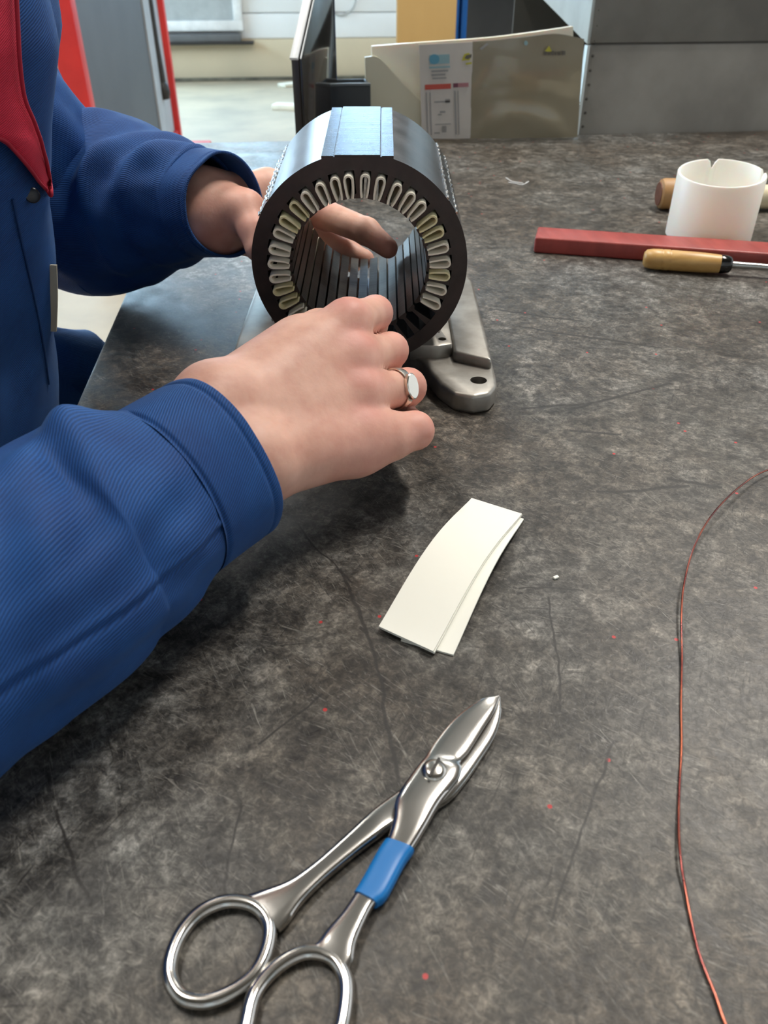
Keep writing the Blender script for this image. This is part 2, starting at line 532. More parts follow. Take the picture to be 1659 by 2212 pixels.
def frames(C, ref):
    """a side and an up vector at each point of a curve, kept close to ref"""
    out = []
    n = len(C)
    for i in range(n):
        t = (C[min(i + 1, n - 1)] - C[max(i - 1, 0)]).normalized()
        s = t.cross(Vector(ref)).normalized()
        u = s.cross(t).normalized()
        out.append((t, s, u))
    return out


def tube(name, C, r, m, parent=None, seg=10, caps=True, ref=(0, 0, 1), flat=1.0):
    C = [Vector(c) for c in C]
    fr = frames(C, ref)
    V, Fc = [], []
    n = len(C)
    for i, c in enumerate(C):
        rr = r[i] if isinstance(r, (list, tuple)) else r
        _, s, u = fr[i]
        for k in range(seg):
            a = 2 * PI * k / seg
            V.append(c + s * math.cos(a) * rr + u * math.sin(a) * rr * flat)
    for i in range(n - 1):
        for k in range(seg):
            k2 = (k + 1) % seg
            Fc.append((i * seg + k, i * seg + k2, (i + 1) * seg + k2, (i + 1) * seg + k))
    if caps:
        Fc.append(tuple(range(seg - 1, -1, -1)))
        Fc.append(tuple((n - 1) * seg + k for k in range(seg)))
    return from_pd(name, V, Fc, m, parent, ang=50)


def lathe(name, prof, m, parent=None, mtx=None, seg=48, ang=40, closed=False):
    """profile of (radius, height) turned around local z, placed by mtx"""
    V, Fc = [], []
    n = len(prof)
    mtx = mtx or Matrix.Identity(4)
    for r, h in prof:
        for k in range(seg):
            a = 2 * PI * k / seg
            V.append(mtx @ Vector((r * math.cos(a), r * math.sin(a), h)))
    for i in range(n if closed else n - 1):
        j = (i + 1) % n
        for k in range(seg):
            k2 = (k + 1) % seg
            Fc.append((i * seg + k, i * seg + k2, j * seg + k2, j * seg + k))
    if not closed:
        if prof[0][0] > 1e-6: Fc.append(tuple(range(seg - 1, -1, -1)))
        if prof[-1][0] > 1e-6: Fc.append(tuple((n - 1) * seg + k for k in range(seg)))
    bm = bmesh.new()
    me = bpy.data.meshes.new(name)
    me.from_pydata([tuple(v) for v in V], [], Fc)
    bm.from_mesh(me)
    bmesh.ops.remove_doubles(bm, verts=bm.verts[:], dist=1e-6)
    bpy.data.meshes.remove(me)
    return from_bm(name, bm, m, parent, ang=ang)


def axis_matrix(p, direction, roll_ref=(0, 0, 1)):
    """matrix whose local z runs along direction from p"""
    z = Vector(direction).normalized()
    x = Vector(roll_ref).cross(z)
    if x.length < 1e-4: x = Vector((1, 0, 0)).cross(z)
    x.normalize()
    y = z.cross(x)
    R = Matrix((x, y, z)).transposed().to_4x4()
    return Matrix.Translation(Vector(p)) @ R


def cut_holes(o, cutters):
    """take round holes out of a mesh: cutters are (point, direction, radius, length)"""
    for p, d, r, ln in cutters:
        bm = bmesh.new()
        bmesh.ops.create_cone(bm, cap_ends=True, segments=32, radius1=r, radius2=r, depth=ln, matrix=axis_matrix(p, d))
        me = bpy.data.meshes.new('cutter')
        bm.to_mesh(me); bm.free()
        c = bpy.data.objects.new('cutter', me)
        COL.objects.link(c)
        md = o.modifiers.new('hole', 'BOOLEAN')
        md.operation = 'DIFFERENCE'
        md.object = c
        md.solver = 'EXACT'
        bpy.context.view_layer.update()
        dg = bpy.context.evaluated_depsgraph_get()
        new = bpy.data.meshes.new_from_object(o.evaluated_get(dg))
        o.modifiers.clear()
        o.data = new
        bpy.data.objects.remove(c)
    sharp(o.data, 35)


# ------------------------------------------------------------------ the hall
R_ = ROOM
fl = struct(span('floor', (R_['x0'], R_['y0'], -0.1), (R_['x1'], R_['y1'], 0), M['floor']), 'pale worn concrete floor of the workshop')
struct(span('ceiling', (R_['x0'], R_['y0'], R_['z1']), (R_['x1'], R_['y1'], R_['z1'] + 0.1), M['ceiling']))


def wall_with_openings(name, axis, pos, a0, a1, z1, opens, m, t=0.2, side=1):
    """one wall of boxes around its window openings, joined as one mesh; opens = (a0, a1, z0, z1)"""
    bm = bmesh.new()
    ca = sorted({a0, a1, *[v for o in opens for v in o[:2]]})
    cz = sorted({0.0, z1, *[v for o in opens for v in o[2:]]})
    for p, q in zip(ca, ca[1:]):
        for r, s in zip(cz, cz[1:]):
            if any(o[0] <= p and q <= o[1] and o[2] <= r and s <= o[3] for o in opens):
                continue
            c1, c2 = ((p + q) / 2, pos + side * t / 2), (q - p, t)
            if axis == 'x':
                bm_box(bm, (c1[0], c1[1], (r + s) / 2), (c2[0], c2[1], s - r))
            else:
                bm_box(bm, (c1[1], c1[0], (r + s) / 2), (c2[1], c2[0], s - r))
    bmesh.ops.remove_doubles(bm, verts=bm.verts[:], dist=1e-5)
    return struct(from_bm(name, bm, m, smooth=False))


def window(n, axis, pos, o, pane_mat, side=1, cols=3):
    a0, a1, z0, z1 = o
    f = 0.06
    e = bpy.data.objects.new('window_%d' % n, None)
    COL.objects.link(e)
    struct(e, 'bright hall window full of daylight')

    def bx(nm, p, q, r, s, dep, m):
        if axis == 'x':
            return span(nm, (p, pos + dep[0] * side, r), (q, pos + dep[1] * side, s), m, e)
        return span(nm, (pos + dep[0] * side, p, r), (pos + dep[1] * side, q, s), m, e)
    bx('window_frame', a0, a1, z0, z0 + f, (0.02, 0.10), M['winframe'])
    bx('window_frame', a0, a1, z1 - f, z1, (0.02, 0.10), M['winframe'])
    bx('window_frame', a0, a0 + f, z0 + f, z1 - f, (0.02, 0.10), M['winframe'])
    bx('window_frame', a1 - f, a1, z0 + f, z1 - f, (0.02, 0.10), M['winframe'])
    w = (a1 - a0 - 2 * f) / cols
    for i in range(cols):
        p = a0 + f + i * w
        bx('pane', p + (0.02 if i else 0), p + w - (0.02 if i < cols - 1 else 0), z0 + f, z1 - f, (0.05, 0.06), pane_mat)
        if i:
            bx('mullion', p - 0.02, p + 0.02, z0 + f, z1 - f, (0.02, 0.10), M['winframe'])


PL = 0.355   # plinth height of the far wall
back_open = [(-4.3, -0.25, 1.75, 2.75), (0.35, 5.2, 1.75, 3.2)]
left_open = [(3.6, 5.8, 1.75, 3.0), (6.4, 8.6, 1.75, 3.0)]
right_open = [(-2.6, 0.2, 1.3, 3.8), (0.6, 3.4, 1.3, 3.8), (3.8, 6.6, 1.3, 3.8)]  # unseen windows, added to light the hand from the right
front_open = [(-3.6, -0.6, 1.6, 4.0), (0.2, 4.6, 1.6, 4.0)]  # unseen windows behind the camera, added as fill for the foreground
wall_with_openings('wall_back', 'x', R_['y1'], R_['x0'], R_['x1'], R_['z1'], back_open, M['wall'])
wall_with_openings('wall_right', 'y', R_['x1'], R_['y0'], R_['y1'], R_['z1'], right_open, M['wall'])
wall_with_openings('wall_front', 'x', R_['y0'], R_['x0'], R_['x1'], R_['z1'], front_open, M['wall'], side=-1)
wall_with_openings('wall_left', 'y', R_['x0'], R_['y0'], R_['y1'], R_['z1'], left_open, M['wall'], side=-1)
wn = 1
for o, pm in zip(back_open, (M['win_back'], M['win_mid'])):
    window(wn, 'x', R_['y1'], o, pm); wn += 1
for o in left_open:
    window(wn, 'y', R_['x0'], o, M['win_back'], side=-1); wn += 1
for o in right_open:
    window(wn, 'y', R_['x1'], o, M['win_side']); wn += 1
for o in front_open:
    window(wn, 'x', R_['y0'], o, M['win_rear'], side=-1); wn += 1

WY = R_['y1']
struct(span('trim_1', (R_['x0'], WY - 0.05, 0), (R_['x1'], WY, PL), M['plinth'], bevel=0.006), 'beige concrete plinth along the foot of the far wall')
# cladding boards on the far wall, one piece each
zc = PL + 0.004
for k, h in enumerate((0.215, 0.30, 0.30, 0.30)):
    b_ = span('cladding_board', (R_['x0'], WY - 0.03, zc), (R_['x1'], WY, zc + h - 0.008), M['wall'], bevel=0.006)
    b_.parent = bpy.data.objects['wall_back']
    zc += h
# band of dirt where floor and plinth meet
struct(span('baseboard_back', (R_['x0'], WY - 0.10, 0.0), (R_['x1'], WY - 0.045, 0.028), M['dirt'], bevel=0.01), 'dark dirty joint at the foot of the far wall')

# lamps under the ceiling
for i, (x, y) in enumerate(((-1.2, 1.7), (1.5, 1.7), (-1.2, 4.5), (1.5, 4.5), (-1.2, 7.3), (1.5, 7.3))):
    t = thing('ceiling_lamp', 'fluorescent ceiling lamp, %s row, %s from the bench end' % (('left', 'right')[i % 2], ('first', 'second', 'third')[i // 2]), 'lamp', (x, y, R_['z1']), 'fluorescent ceiling lamps')
    span('housing', (x - 0.13, y - 0.8, R_['z1'] - 0.10), (x + 0.13, y + 0.8, R_['z1']), M['lampbody'], t, bevel=0.01)
    for s in (-0.06, 0.06):
        tube('lamp_tube', [(x + s, y - 0.76, R_['z1'] - 0.13), (x + s, y + 0.76, R_['z1'] - 0.13)], 0.018, M['tube'], t, 12)
    ld = bpy.data.lights.new('lamp_light', 'AREA')
    ld.shape = 'RECTANGLE'; ld.size = 0.26; ld.size_y = 1.55; ld.energy = LAMP_POWER[i]; ld.color = (1.0, 0.95, 0.88)
    lo = bpy.data.objects.new('lamp_light', ld)
    COL.objects.link(lo); lo.location = (x, y, R_['z1'] - 0.16)
    lo.parent = t; lo.matrix_parent_inverse = Matrix.Translation((x, y, R_['z1'])).inverted()
#PART2


def aty(px, py, Y):
    """the point at depth Y of the hall (bench axes) seen at a pixel"""
    p = at(px, py, w=1.0) - camo.location
    return camo.location + p * (Y / p.y)


# framed board on the far wall and its shadow, modelled as a dark strip
a = aty(300, -60, WY - 0.08); b = aty(526, 66, WY - 0.08)
fx0, fx1, fz0, fz1 = a.x - 0.3, b.x, b.z, b.z + 1.05
t = thing('notice_board', 'grey board in a wide white frame low on the far wall', 'board', ((fx0 + fx1) / 2, WY, fz0))
fw = 0.085
span('panel', (fx0 + fw, WY - 0.07, fz0 + fw), (fx1 - fw, WY - 0.035, fz1 - fw), M['board'], t)
for nm, p, q in (('frame_rail', (fx0, fz0), (fx1, fz0 + fw)), ('frame_rail', (fx0, fz1 - fw), (fx1, fz1)),
                 ('frame_stile', (fx0, fz0 + fw), (fx0 + fw, fz1 - fw)), ('frame_stile', (fx1 - fw, fz0 + fw), (fx1, fz1 - fw))):
    span(nm, (p[0], WY - 0.10, p[1]), (q[0], WY - 0.034, q[1]), M['board_frame'], t, bevel=0.006)
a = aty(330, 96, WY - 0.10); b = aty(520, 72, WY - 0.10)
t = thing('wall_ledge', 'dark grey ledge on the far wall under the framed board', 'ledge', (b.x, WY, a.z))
span('shelf', (fx0, WY - 0.16, a.z + 0.02), (b.x, WY - 0.034, b.z), M['radiator'], t, bevel=0.01)  # dark box built in place of the board's shadow on the wall
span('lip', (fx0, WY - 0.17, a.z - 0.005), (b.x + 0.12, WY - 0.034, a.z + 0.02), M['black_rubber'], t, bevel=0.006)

# thin cable loop on the wall
P = [aty(x, y, WY - 0.06) for x, y in ((690, -40), (700, 2), (715, 24), (735, 33), (757, 24), (768, 2), (772, -40))]
tag(tube('wall_cable', catmull(P, 40), 0.009, M['wire_grey'], None, 8, ref=(0, 1, 0)), 'thin grey cable looping down on the white far wall', 'cable')

# offcuts on the floor
for i, (q, rz, lab) in enumerate(((((632, 186), (0.26, 0.13, 0.03)), 0.6, 'small pale offcut lying on the floor near the far wall'),
                                  (((622, 236), (0.24, 0.13, 0.04)), -0.35, 'larger pale offcut on the floor beside the black housing'))):
    p = at(*q[0], z=-BZ)
    tag(box('wood_offcut', (p.x, p.y, q[1][2] / 2), q[1], M['offcut'], None, rz, 0.006), lab, 'offcut')

# red framed grey partition left of the bench
t = thing('partition_screen', 'tall grey screen with red steel posts standing behind the worker', 'screen', (-0.79, 4.6, 0))
PX, Y0, Y1, PH = -0.775, 3.37, 5.91, 2.0
span('post', (PX - 0.045, Y0 - 0.04, 0.02), (PX + 0.045, Y0 + 0.04, PH), M['red'], t, 0.006)
span('post', (PX - 0.06, Y1 - 0.04, 0.02), (PX + 0.035, Y1 + 0.04, PH), M['red'], t, 0.006)
span('panel', (PX - 0.03, Y0 + 0.04, 0.12), (PX - 0.01, Y1 - 0.62, PH - 0.05), M['grey_panel'], t)
span('end_panel', (PX - 0.03, Y1 - 0.62, 0.12), (PX + 0.0, Y1 - 0.04, PH - 0.05), M['pale_strip'], t)
span('bottom_rail', (PX - 0.03, Y0 + 0.04, 0.05), (PX + 0.02, Y1 - 0.04, 0.12), M['red'], t, 0.004)
span('top_rail', (PX - 0.03, Y0 + 0.04, PH - 0.05), (PX + 0.02, Y1 - 0.04, PH), M['red'], t, 0.004)
for y in (Y0, Y1):
    span('foot', (PX - 0.22, y - 0.05, 0.0), (PX + 0.22, y + 0.05, 0.035), M['red'], t, 0.006)
P0 = aty(316, -30, 5.55); P1 = aty(334, 90, 5.55); P2 = aty(353, 196, 5.55)
rod = tube('pull_bar', [P0 + (P0 - P1) * 4, P0, P1, P2], 0.025, M['black_rubber'], t, 12)
lathe('knob', [(0, -0.05), (0.03, -0.045), (0.04, -0.01), (0.036, 0.03), (0.022, 0.05), (0, 0.052)], M['black_rubber'], rod,
      axis_matrix(P2, P1 - P2), 20)

# wooden board and racking far behind the bench
a = aty(858, 80, 2.9); b = aty(984, 80, 2.9)
tag(span('wooden_board', (a.x, 2.9, 0), (b.x, 2.93, 1.5), M['tan'], bevel=0.003), 'tan wooden board standing upright behind the plastic sheets', 'board')
t = thing('storage_rack', 'blue steel storage rack with dark grey back behind the sheets', 'rack', (0.9, 3.2, 0))
for p, q in ((981, 990), (996, 1008)):
    a = aty(p, 60, 2.95); b = aty(q, 60, 2.95)
    span('upright', (a.x, 2.95, 0), (b.x, 3.02, 1.7), M['blue_steel'], t, 0.003)
a = aty(989, 60, 2.98); b = aty(998, 60, 2.98)
span('upright_web', (a.x, 2.98, 0), (b.x, 3.0, 1.7), M['blue_steel'], t)
a = aty(1004, 60, 3.15); b = aty(1300, 60, 3.15)
span('back_panel', (a.x, 3.15, 0), (b.x, 3.17, 1.7), M['dark_shelf'], t)
for zz in (0.25, 0.80, 1.30):
    span('shelf', (a.x - 0.05, 2.96, zz), (b.x, 3.15, zz + 0.03), M['dark_shelf'], t, 0.003)
span('upright', (b.x - 0.03, 2.95, 0), (b.x, 3.02, 1.7), M['blue_steel'], t, 0.003)
t = thing('grey_stand', 'pale grey post with slate panel standing beside the metal bin', 'stand', (0.6, 2.3, 0))
a = aty(1129, 60, 2.2); b = aty(1140, 60, 2.2); c = aty(1166, 60, 2.25); d = aty(1215, 60, 2.35)
span('post', (a.x, 2.2, 0), (b.x, 2.225, 1.6), M['pale_pole'], t, 0.003)
span('side_panel', (b.x, 2.215, 0), (c.x, 2.235, 1.6), M['pale_pole'], t)
lathe('drum', [(0, 0), (0.09, 0), (0.09, 1.55), (0, 1.55)], M['slate'], t, Matrix.Translation(((c.x + d.x) / 2 + 0.06, 2.42, 0)), 32)

# ------------------------------------------------------------------ workbench
BX0, BY1 = -0.173, 1.5055
t = thing('workbench', 'large workbench with dark scuffed linoleum top', 'workbench', (0.8, 0.5, 0))
span('bench_top', (BX0, -0.6, BZ - 0.045), (1.9, BY1, BZ), M['bench'], t, bevel=0.003)
span('side_rail', (BX0 + 0.03, -0.55, BZ - 0.13), (BX0 + 0.06, BY1 - 0.05, BZ - 0.045), M['bench_side'], t)
span('side_rail', (1.83, -0.55, BZ - 0.13), (1.86, BY1 - 0.05, BZ - 0.045), M['bench_side'], t)
for x in (0.02, 1.80):
    for y in (-0.5, BY1 - 0.12):
        span('leg', (x - 0.035, y - 0.035, 0), (x + 0.035, y + 0.035, BZ - 0.045), M['bench_leg'], t, 0.004)

# black housing at the back of the bench
ya = 1.26
a0 = aty(629, 128, ya); a1 = aty(652, 130, ya)
s0 = aty(658, 0, ya + 0.075)
t = thing('machine_housing', 'upright glossy black housing with a white sloping edge behind the stator', 'machine', (a0.x, ya, BZ))
wdt = a1.x - a0.x
hd = Vector((s0.x - a0.x, s0.y - a0.y, 0)); run = hd.length; hd.normalize()
sdv_ = Vector((hd.y, -hd.x, 0))
rise = (s0.z - a0.z) / run
Q = lambda along, side, z: Vector((a0.x, a0.y, 0)) + hd * along + sdv_ * side + Vector((0, 0, z))
hl, ztop = 0.19, BZ + 0.40
tt_ = min((ztop - a0.z) / rise, hl - 0.02)
zt = a0.z + rise * tt_
prof_ = [(0, BZ), (hl, BZ), (hl, zt), (tt_, zt), (0, a0.z)]
prism('side_plate', [Q(x + 0.0015 * (x == 0), wdt, z) for x, z in prof_], -sdv_ * wdt * 0.22, M['black_gloss'], t, 0.0006)
prism('edge_plate', [Q(x, wdt * 0.70, z) for x, z in prof_], -sdv_ * wdt * 0.70, M['brown_edge'], t, 0.0006)
sl = (hd + Vector((0, 0, rise))).normalized()
nn = (Vector((0, 0, 1)) * hd.dot(hd) - hd * rise).normalized()
p0 = Q(-0.002, -0.001, a0.z - 0.001); p1 = Q(-0.002, wdt * 0.72, a0.z - 0.001)
Lh = tt_ * math.sqrt(1 + rise * rise)
prism('white_edge', [p0, p1, p1 + sl * Lh, p0 + sl * Lh], nn * 0.004, M['white_edge'], t, 0.0005)  # bright reflection on the sloping face, coloured in as a white strip
prism('rim_strip', [Q(0, wdt, a0.z - 0.0), Q(0, wdt * 0.9, a0.z), Q(tt_, wdt * 0.9, zt), Q(tt_, wdt, zt)], nn * 0.002, M['pale_pole'], t)

# dark tray beside it
a = aty(712, 186, 1.40); b = aty(800, 186, 1.40)
t = thing('dark_tray', 'low black tray on the bench between housing and plastic sheets', 'tray', ((a.x + b.x) / 2, 1.42, BZ))
xa, xb, za, zb_ = a.x, b.x, BZ, a.z
span('base', (xa, 1.395, za), (xb, 1.475, za + 0.004), M['teal_black'], t)
span('front_wall', (xa, 1.395, za + 0.004), (xb, 1.40, zb_), M['teal_black'], t, 0.001)
span('back_wall', (xa, 1.47, za + 0.004), (xb, 1.475, zb_), M['teal_black'], t, 0.001)
span('side_wall', (xa, 1.40, za + 0.004), (xa + 0.004, 1.47, zb_), M['teal_black'], t)
span('side_wall', (xb - 0.004, 1.40, za + 0.004), (xb, 1.47, zb_), M['teal_black'], t)
span('rim', (xa, 1.393, zb_), (xb, 1.403, zb_ + 0.004), M['slate'], t, 0.001)

# cream conduit leaning behind the bench
P0 = aty(688, 0, 1.60); P1 = aty(715, 180, 1.60)
dd = (P1 - P0)
bot = P0 + dd * ((0.01 - P0.z) / dd.z)
tag(tube('conduit_pipe', [P0 - dd * 1.5, P0, P1, bot], 0.0065, M['cream'], None, 12), 'thin cream pipe leaning upright behind the black housing', 'pipe')

# sheet-metal bin behind the far right of the bench
by = 1.512
c0 = aty(1249, 295, by); c1 = aty(1273, 95, by)
bx0 = c0.x; zs = c1.z
t = thing('metal_bin', 'big grey galvanised sheet-metal bin behind the right end of the bench', 'bin', (1.1, by, 0))
span('front_panel', (bx0, by, 0), (2.1, by + 0.006, zs - 0.0015), M['galv'], t, 0.001)
span('upper_panel', (bx0, by - 0.002, zs + 0.0015), (2.1, by + 0.006, BZ + 0.40), M['galv'], t, 0.001)
span('joint_strip', (bx0 + 0.01, by + 0.001, zs - 0.003), (2.1, by + 0.005, zs + 0.003), M['galv_dark'], t)
span('edge_strip', (bx0 - 0.006, by - 0.003, 0), (bx0 - 0.0005, by + 0.012, zs - 0.002), M['galv_pale'], t, 0.001)
e0 = aty(1180, 0, by)
q = at(1180, 0, w=1.0) - camo.location
w_ = bx0 / q.x
e1 = camo.location + q * w_
sl2 = (e1.z - zs) / (e1.y - by)
yb2 = by + 0.55
prism('side_panel', [(bx0, by, zs), (bx0, by, BZ + 0.40), (bx0, yb2, BZ + 0.40), (bx0, yb2, min(zs + sl2 * 0.55, BZ + 0.39))], (-0.006, 0, 0), M['galv_pale'], t, 0.0008)
prism('sloping_floor', [(bx0, by + 0.006, zs), (2.1, by + 0.006, zs), (2.1, yb2, zs + sl2 * 0.55), (bx0, yb2, zs + sl2 * 0.55)], (0, 0, 0.005), M['galv'], t)
span('back_panel', (bx0, yb2, 0), (2.1, yb2 + 0.006, BZ + 0.40), M['galv_dark'], t)
for k in range(9):
    zz = BZ + 0.012 + k * 0.022
    lathe('rivet', [(0.0026, 0), (0.0022, 0.0012), (0, 0.0018)], M['galv_dark'], t, axis_matrix((bx0 + 0.006 + 0.001 * (k % 2), by - 0.0005, zz), (0, -1, 0)), 10)

# plastic sheets and the printed leaflet standing in front of it
def sheet(name, outline, Y, m, thick, parent=None, label=None, bow=0.0, cat='sheet'):
    """upright sheet: the outline at depth Y, a little bowed, with real thickness"""
    top, bottom = outline
    n = 24
    V, Fc = [], []
    tp = catmull([aty(x, y, Y) for x, y in top], n)
    bt = catmull([aty(x, y, Y) for x, y in bottom], n)
    rows = 10
    for sgn in (0, 1):
        for i in range(n + 1):
            for j in range(rows + 1):
                p = bt[i].lerp(tp[i], j / rows)
                p.z = max(p.z, BZ + 0.0005)
                off = bow * math.sin(PI * i / n) * (0.3 + 0.7 * j / rows)
                V.append(p + Vector((0, thick * sgn - off, 0)))
    S = (n + 1) * (rows + 1)
    ix = lambda s, i, j: s * S + i * (rows + 1) + j
    for i in range(n):
        for j in range(rows):
            Fc.append((ix(0, i, j), ix(0, i + 1, j), ix(0, i + 1, j + 1), ix(0, i, j + 1)))
            Fc.append((ix(1, i, j), ix(1, i, j + 1), ix(1, i + 1, j + 1), ix(1, i + 1, j)))
    for i in range(n):
        for j in (0, rows):
            Fc.append((ix(0, i, j), ix(1, i, j), ix(1, i + 1, j), ix(0, i + 1, j)))
    for j in range(rows):
        for i in (0, n):
            Fc.append((ix(0, i, j), ix(0, i, j + 1), ix(1, i, j + 1), ix(1, i, j)))
    bm = bmesh.new()
    me = bpy.data.meshes.new('tmp')
    me.from_pydata([tuple(v) for v in V], [], Fc)
    bm.from_mesh(me)
    bpy.data.meshes.remove(me)
    o = from_bm(name, bm, m, parent)
    if label: tag(o, label, cat)
    return o


sheet('plastic_sheet', ([(803, 100), (905, 92), (1050, 82), (1150, 70), (1238, 57)], [(806, 300), (905, 300), (1050, 300), (1150, 299), (1240, 298)]), 1.492,
      M['pp_white'], 0.012, label='thick white plastic sheet with a bright top edge, hindmost of the sheets', bow=0.0)
sheet('plastic_sheet', ([(788, 124), (812, 122), (832, 138), (862, 172), (912, 222)], [(793, 301), (812, 301), (838, 301), (872, 301), (912, 301)]), 1.474,
      M['pp_cream'], 0.006, label='short cream plastic sheet with a curved slanting top edge', bow=0.0)
t = thing('leaflet_pocket', 'printed leaflet in a glossy clear pocket, frontmost of the upright sheets', 'leaflet', (0.4, 1.46, BZ))
LY = 1.466
sheet('leaflet', ([(905, 97), (940, 95), (980, 93), (1016, 91), (1022, 90)], [(912, 300), (945, 300), (982, 300), (1012, 299), (1016, 299)]), LY, mat('leaflet_paper', (0.62, 0.58, 0.54), 0.3, col2=(0.55, 0.52, 0.47), nscale=6), 0.0015, t)
film = mat('pocket_film', (0.30, 0.265, 0.185), 0.16, col2=(0.24, 0.21, 0.145), nscale=5, coat=0.6)


def film_mesh():
    n, rows = 60, 50
    V, Fc = [], []
    tp = catmull([aty(x, y, LY) for x, y in ((1021, 90), (1060, 88), (1130, 80), (1200, 73), (1262, 84))], n)
    bt = catmull([aty(x, y, LY) for x, y in ((1015, 299), (1060, 299), (1130, 298), (1200, 297), (1247, 296))], n)
    for s in (0, 1):
        for i in range(n + 1):
            for j in range(rows + 1):
                u_, v_ = i / n, j / rows
                p = bt[i].lerp(tp[i], v_)
                p.z = max(p.z, BZ + 0.0005)
                low = max(0, 1 - v_ / 0.45)
                wav = 0.0020 * low * math.sin(14 * (v_ - 0.25 * math.sin(PI * min(1, u_ * 1.15))) + 1.5) * math.sin(PI * u_)
                wav += 0.0008 * mnoise.noise(Vector((u_ * 3, v_ * 3, 2)))
                V.append(p + Vector((0, 0.0012 * s - wav - 0.002 * math.sin(PI * u_), 0)))
    S = (n + 1) * (rows + 1)
    ix = lambda s, i, j: s * S + i * (rows + 1) + j
    for i in range(n):
        for j in range(rows):
            Fc.append((ix(0, i, j), ix(0, i + 1, j), ix(0, i + 1, j + 1), ix(0, i, j + 1)))
            Fc.append((ix(1, i, j), ix(1, i, j + 1), ix(1, i + 1, j + 1), ix(1, i + 1, j)))
        for j in (0, rows):
            Fc.append((ix(0, i, j), ix(1, i, j), ix(1, i + 1, j), ix(0, i + 1, j)))
    for j in range(rows):
        for i in (0, n):
            Fc.append((ix(0, i, j), ix(0, i, j + 1), ix(1, i, j + 1), ix(1, i, j)))
    bm = bmesh.new(); me = bpy.data.meshes.new('tmp')
    me.from_pydata([tuple(v) for v in V], [], Fc); bm.from_mesh(me); bpy.data.meshes.remove(me)
    return bm


from_bm('clear_pocket', film_mesh(), film, t)
INK = {k: mat('ink_' + k, c, 0.4) for k, c in dict(blue=(0.10, 0.34, 0.48), cyan=(0.28, 0.46, 0.50), red=(0.62, 0.09, 0.06), mauve=(0.42, 0.18, 0.20), plum=(0.16, 0.04, 0.07),
       grey=(0.33, 0.33, 0.32), dark=(0.12, 0.11, 0.09), yellow=(0.52, 0.48, 0.04)).items()}


def ink(name, pts, c, parent=t, lift=0.0006):
    P = [aty(x, y, LY - 0.0042 if x > 1022 else LY - 0.0004) for x, y in pts]
    return prism(name, P, (0, -lift, 0), INK[c], parent)


def rect(x0, y0, x1, y1, sl=-0.045):
    return [(x0, y0), (x1, y0 + sl * (x1 - x0)), (x1, y1 + sl * (x1 - x0)), (x0, y1)]


ink('printed_emblem', rect(928, 119, 971, 139), 'cyan')
cx, cy = 938, 128
ink('printed_emblem', [(cx + 11 * math.cos(a), cy + 11 * math.sin(a)) for a in [2 * PI * k / 20 for k in range(20)]], 'blue', lift=0.0009)
ink('printed_line', rect(927, 144, 972, 148), 'cyan')
ink('printed_line', rect(932, 152, 968, 156), 'grey')
ink('printed_line', rect(932, 160, 962, 164), 'grey')
ink('printed_line', rect(934, 168, 964, 171), 'grey')
ink('header_bar', rect(918, 183, 974, 194), 'red')
ink('header_bar', rect(980, 180, 1012, 189), 'mauve')
ink('header_bar', rect(979, 180, 989, 189), 'plum', lift=0.0009)
for x0, y0, x1, y1 in ((920, 200, 922, 292), (928, 200, 930, 292), (981, 196, 984, 290), (988, 196, 990, 290)):
    ink('table_rule', [(x0, y0), (x1, y0), (x1 + 3, y1), (x0 + 3, y1)], 'grey')
for x0, y0, x1, y1 in ((938, 219, 972, 222), (962, 214, 972, 223), (950, 240, 962, 244), (946, 246, 954, 249), (940, 268, 974, 270), (955, 272, 964, 286), (938, 286, 950, 289)):
    ink('printed_line', rect(x0, y0, x1, y1), 'grey')
ink('printed_emblem', [(997, 131), (1003, 117), (1012, 114), (1019, 121), (1014, 130)], 'yellow')
ink('printed_line', [(1003, 126), (1007, 119), (1019, 117), (1018, 124), (1010, 128)], 'dark', lift=0.0009)
ink('printed_line', [(1006, 136), (1019, 134), (1019, 138), (1006, 140)], 'yellow')
ink('printed_line', [(1036, 105), (1052, 93), (1055, 96), (1040, 108)], 'grey')
ink('printed_emblem', [(1176, 112), (1186, 99), (1192, 111)], 'yellow')
for k, (x0, x1, h) in enumerate(((1175, 1181, 8), (1183, 1188, 6), (1190, 1196, 9), (1198, 1202, 7), (1204, 1211, 7), (1213, 1221, 9))):
    ink('printed_letter', rect(x0, 119 - h, x1, 119), 'dark')
ink('printed_dot', [(1136 + 4 * math.cos(a), 93 + 5 * math.sin(a)) for a in [2 * PI * k / 14 for k in range(14)]], 'cyan')

# ------------------------------------------------------------------ stator on its cast foot
RS, RB, RSL, LS = 0.0762, 0.0474, 0.0655, 0.140
SCX, SD, SZ = -0.0173, 0.560, 0.0925
ST = Matrix.Translation(LD(SCX, SD, SZ)) @ Matrix.Rotation(-YAW, 4, 'Z') @ Matrix.Rotation(math.radians(3.0), 4, 'X')
base_pt = LD(SCX, 0.63, 0.0)
stator = thing('motor_stator', 'round dark laminated motor stator lying on its side in the hands', 'stator', base_pt)


def place(o, parent, mtx):
    """object keeps local mesh data and is put by mtx in the place"""
    if parent is not None:
        o.parent = parent
        o.matrix_parent_inverse = Matrix.LocRotScale(parent.location, parent.rotation_euler, None).inverted()
    o.matrix_basis = mtx
    return o


def ring_profile(n=180):
    out = []
    flat = 0.0738
    for k in range(n):
        a = 2 * PI * k / n
        r = RS
        for c0_ in (0,):
            d_ = (a - c0_ + PI) % (2 * PI) - PI
            if abs(d_) < 0.9:
                r = min(r, flat / max(math.cos(d_), 0.2))
        out.append((r * math.sin(a), r * math.cos(a)))
    return out


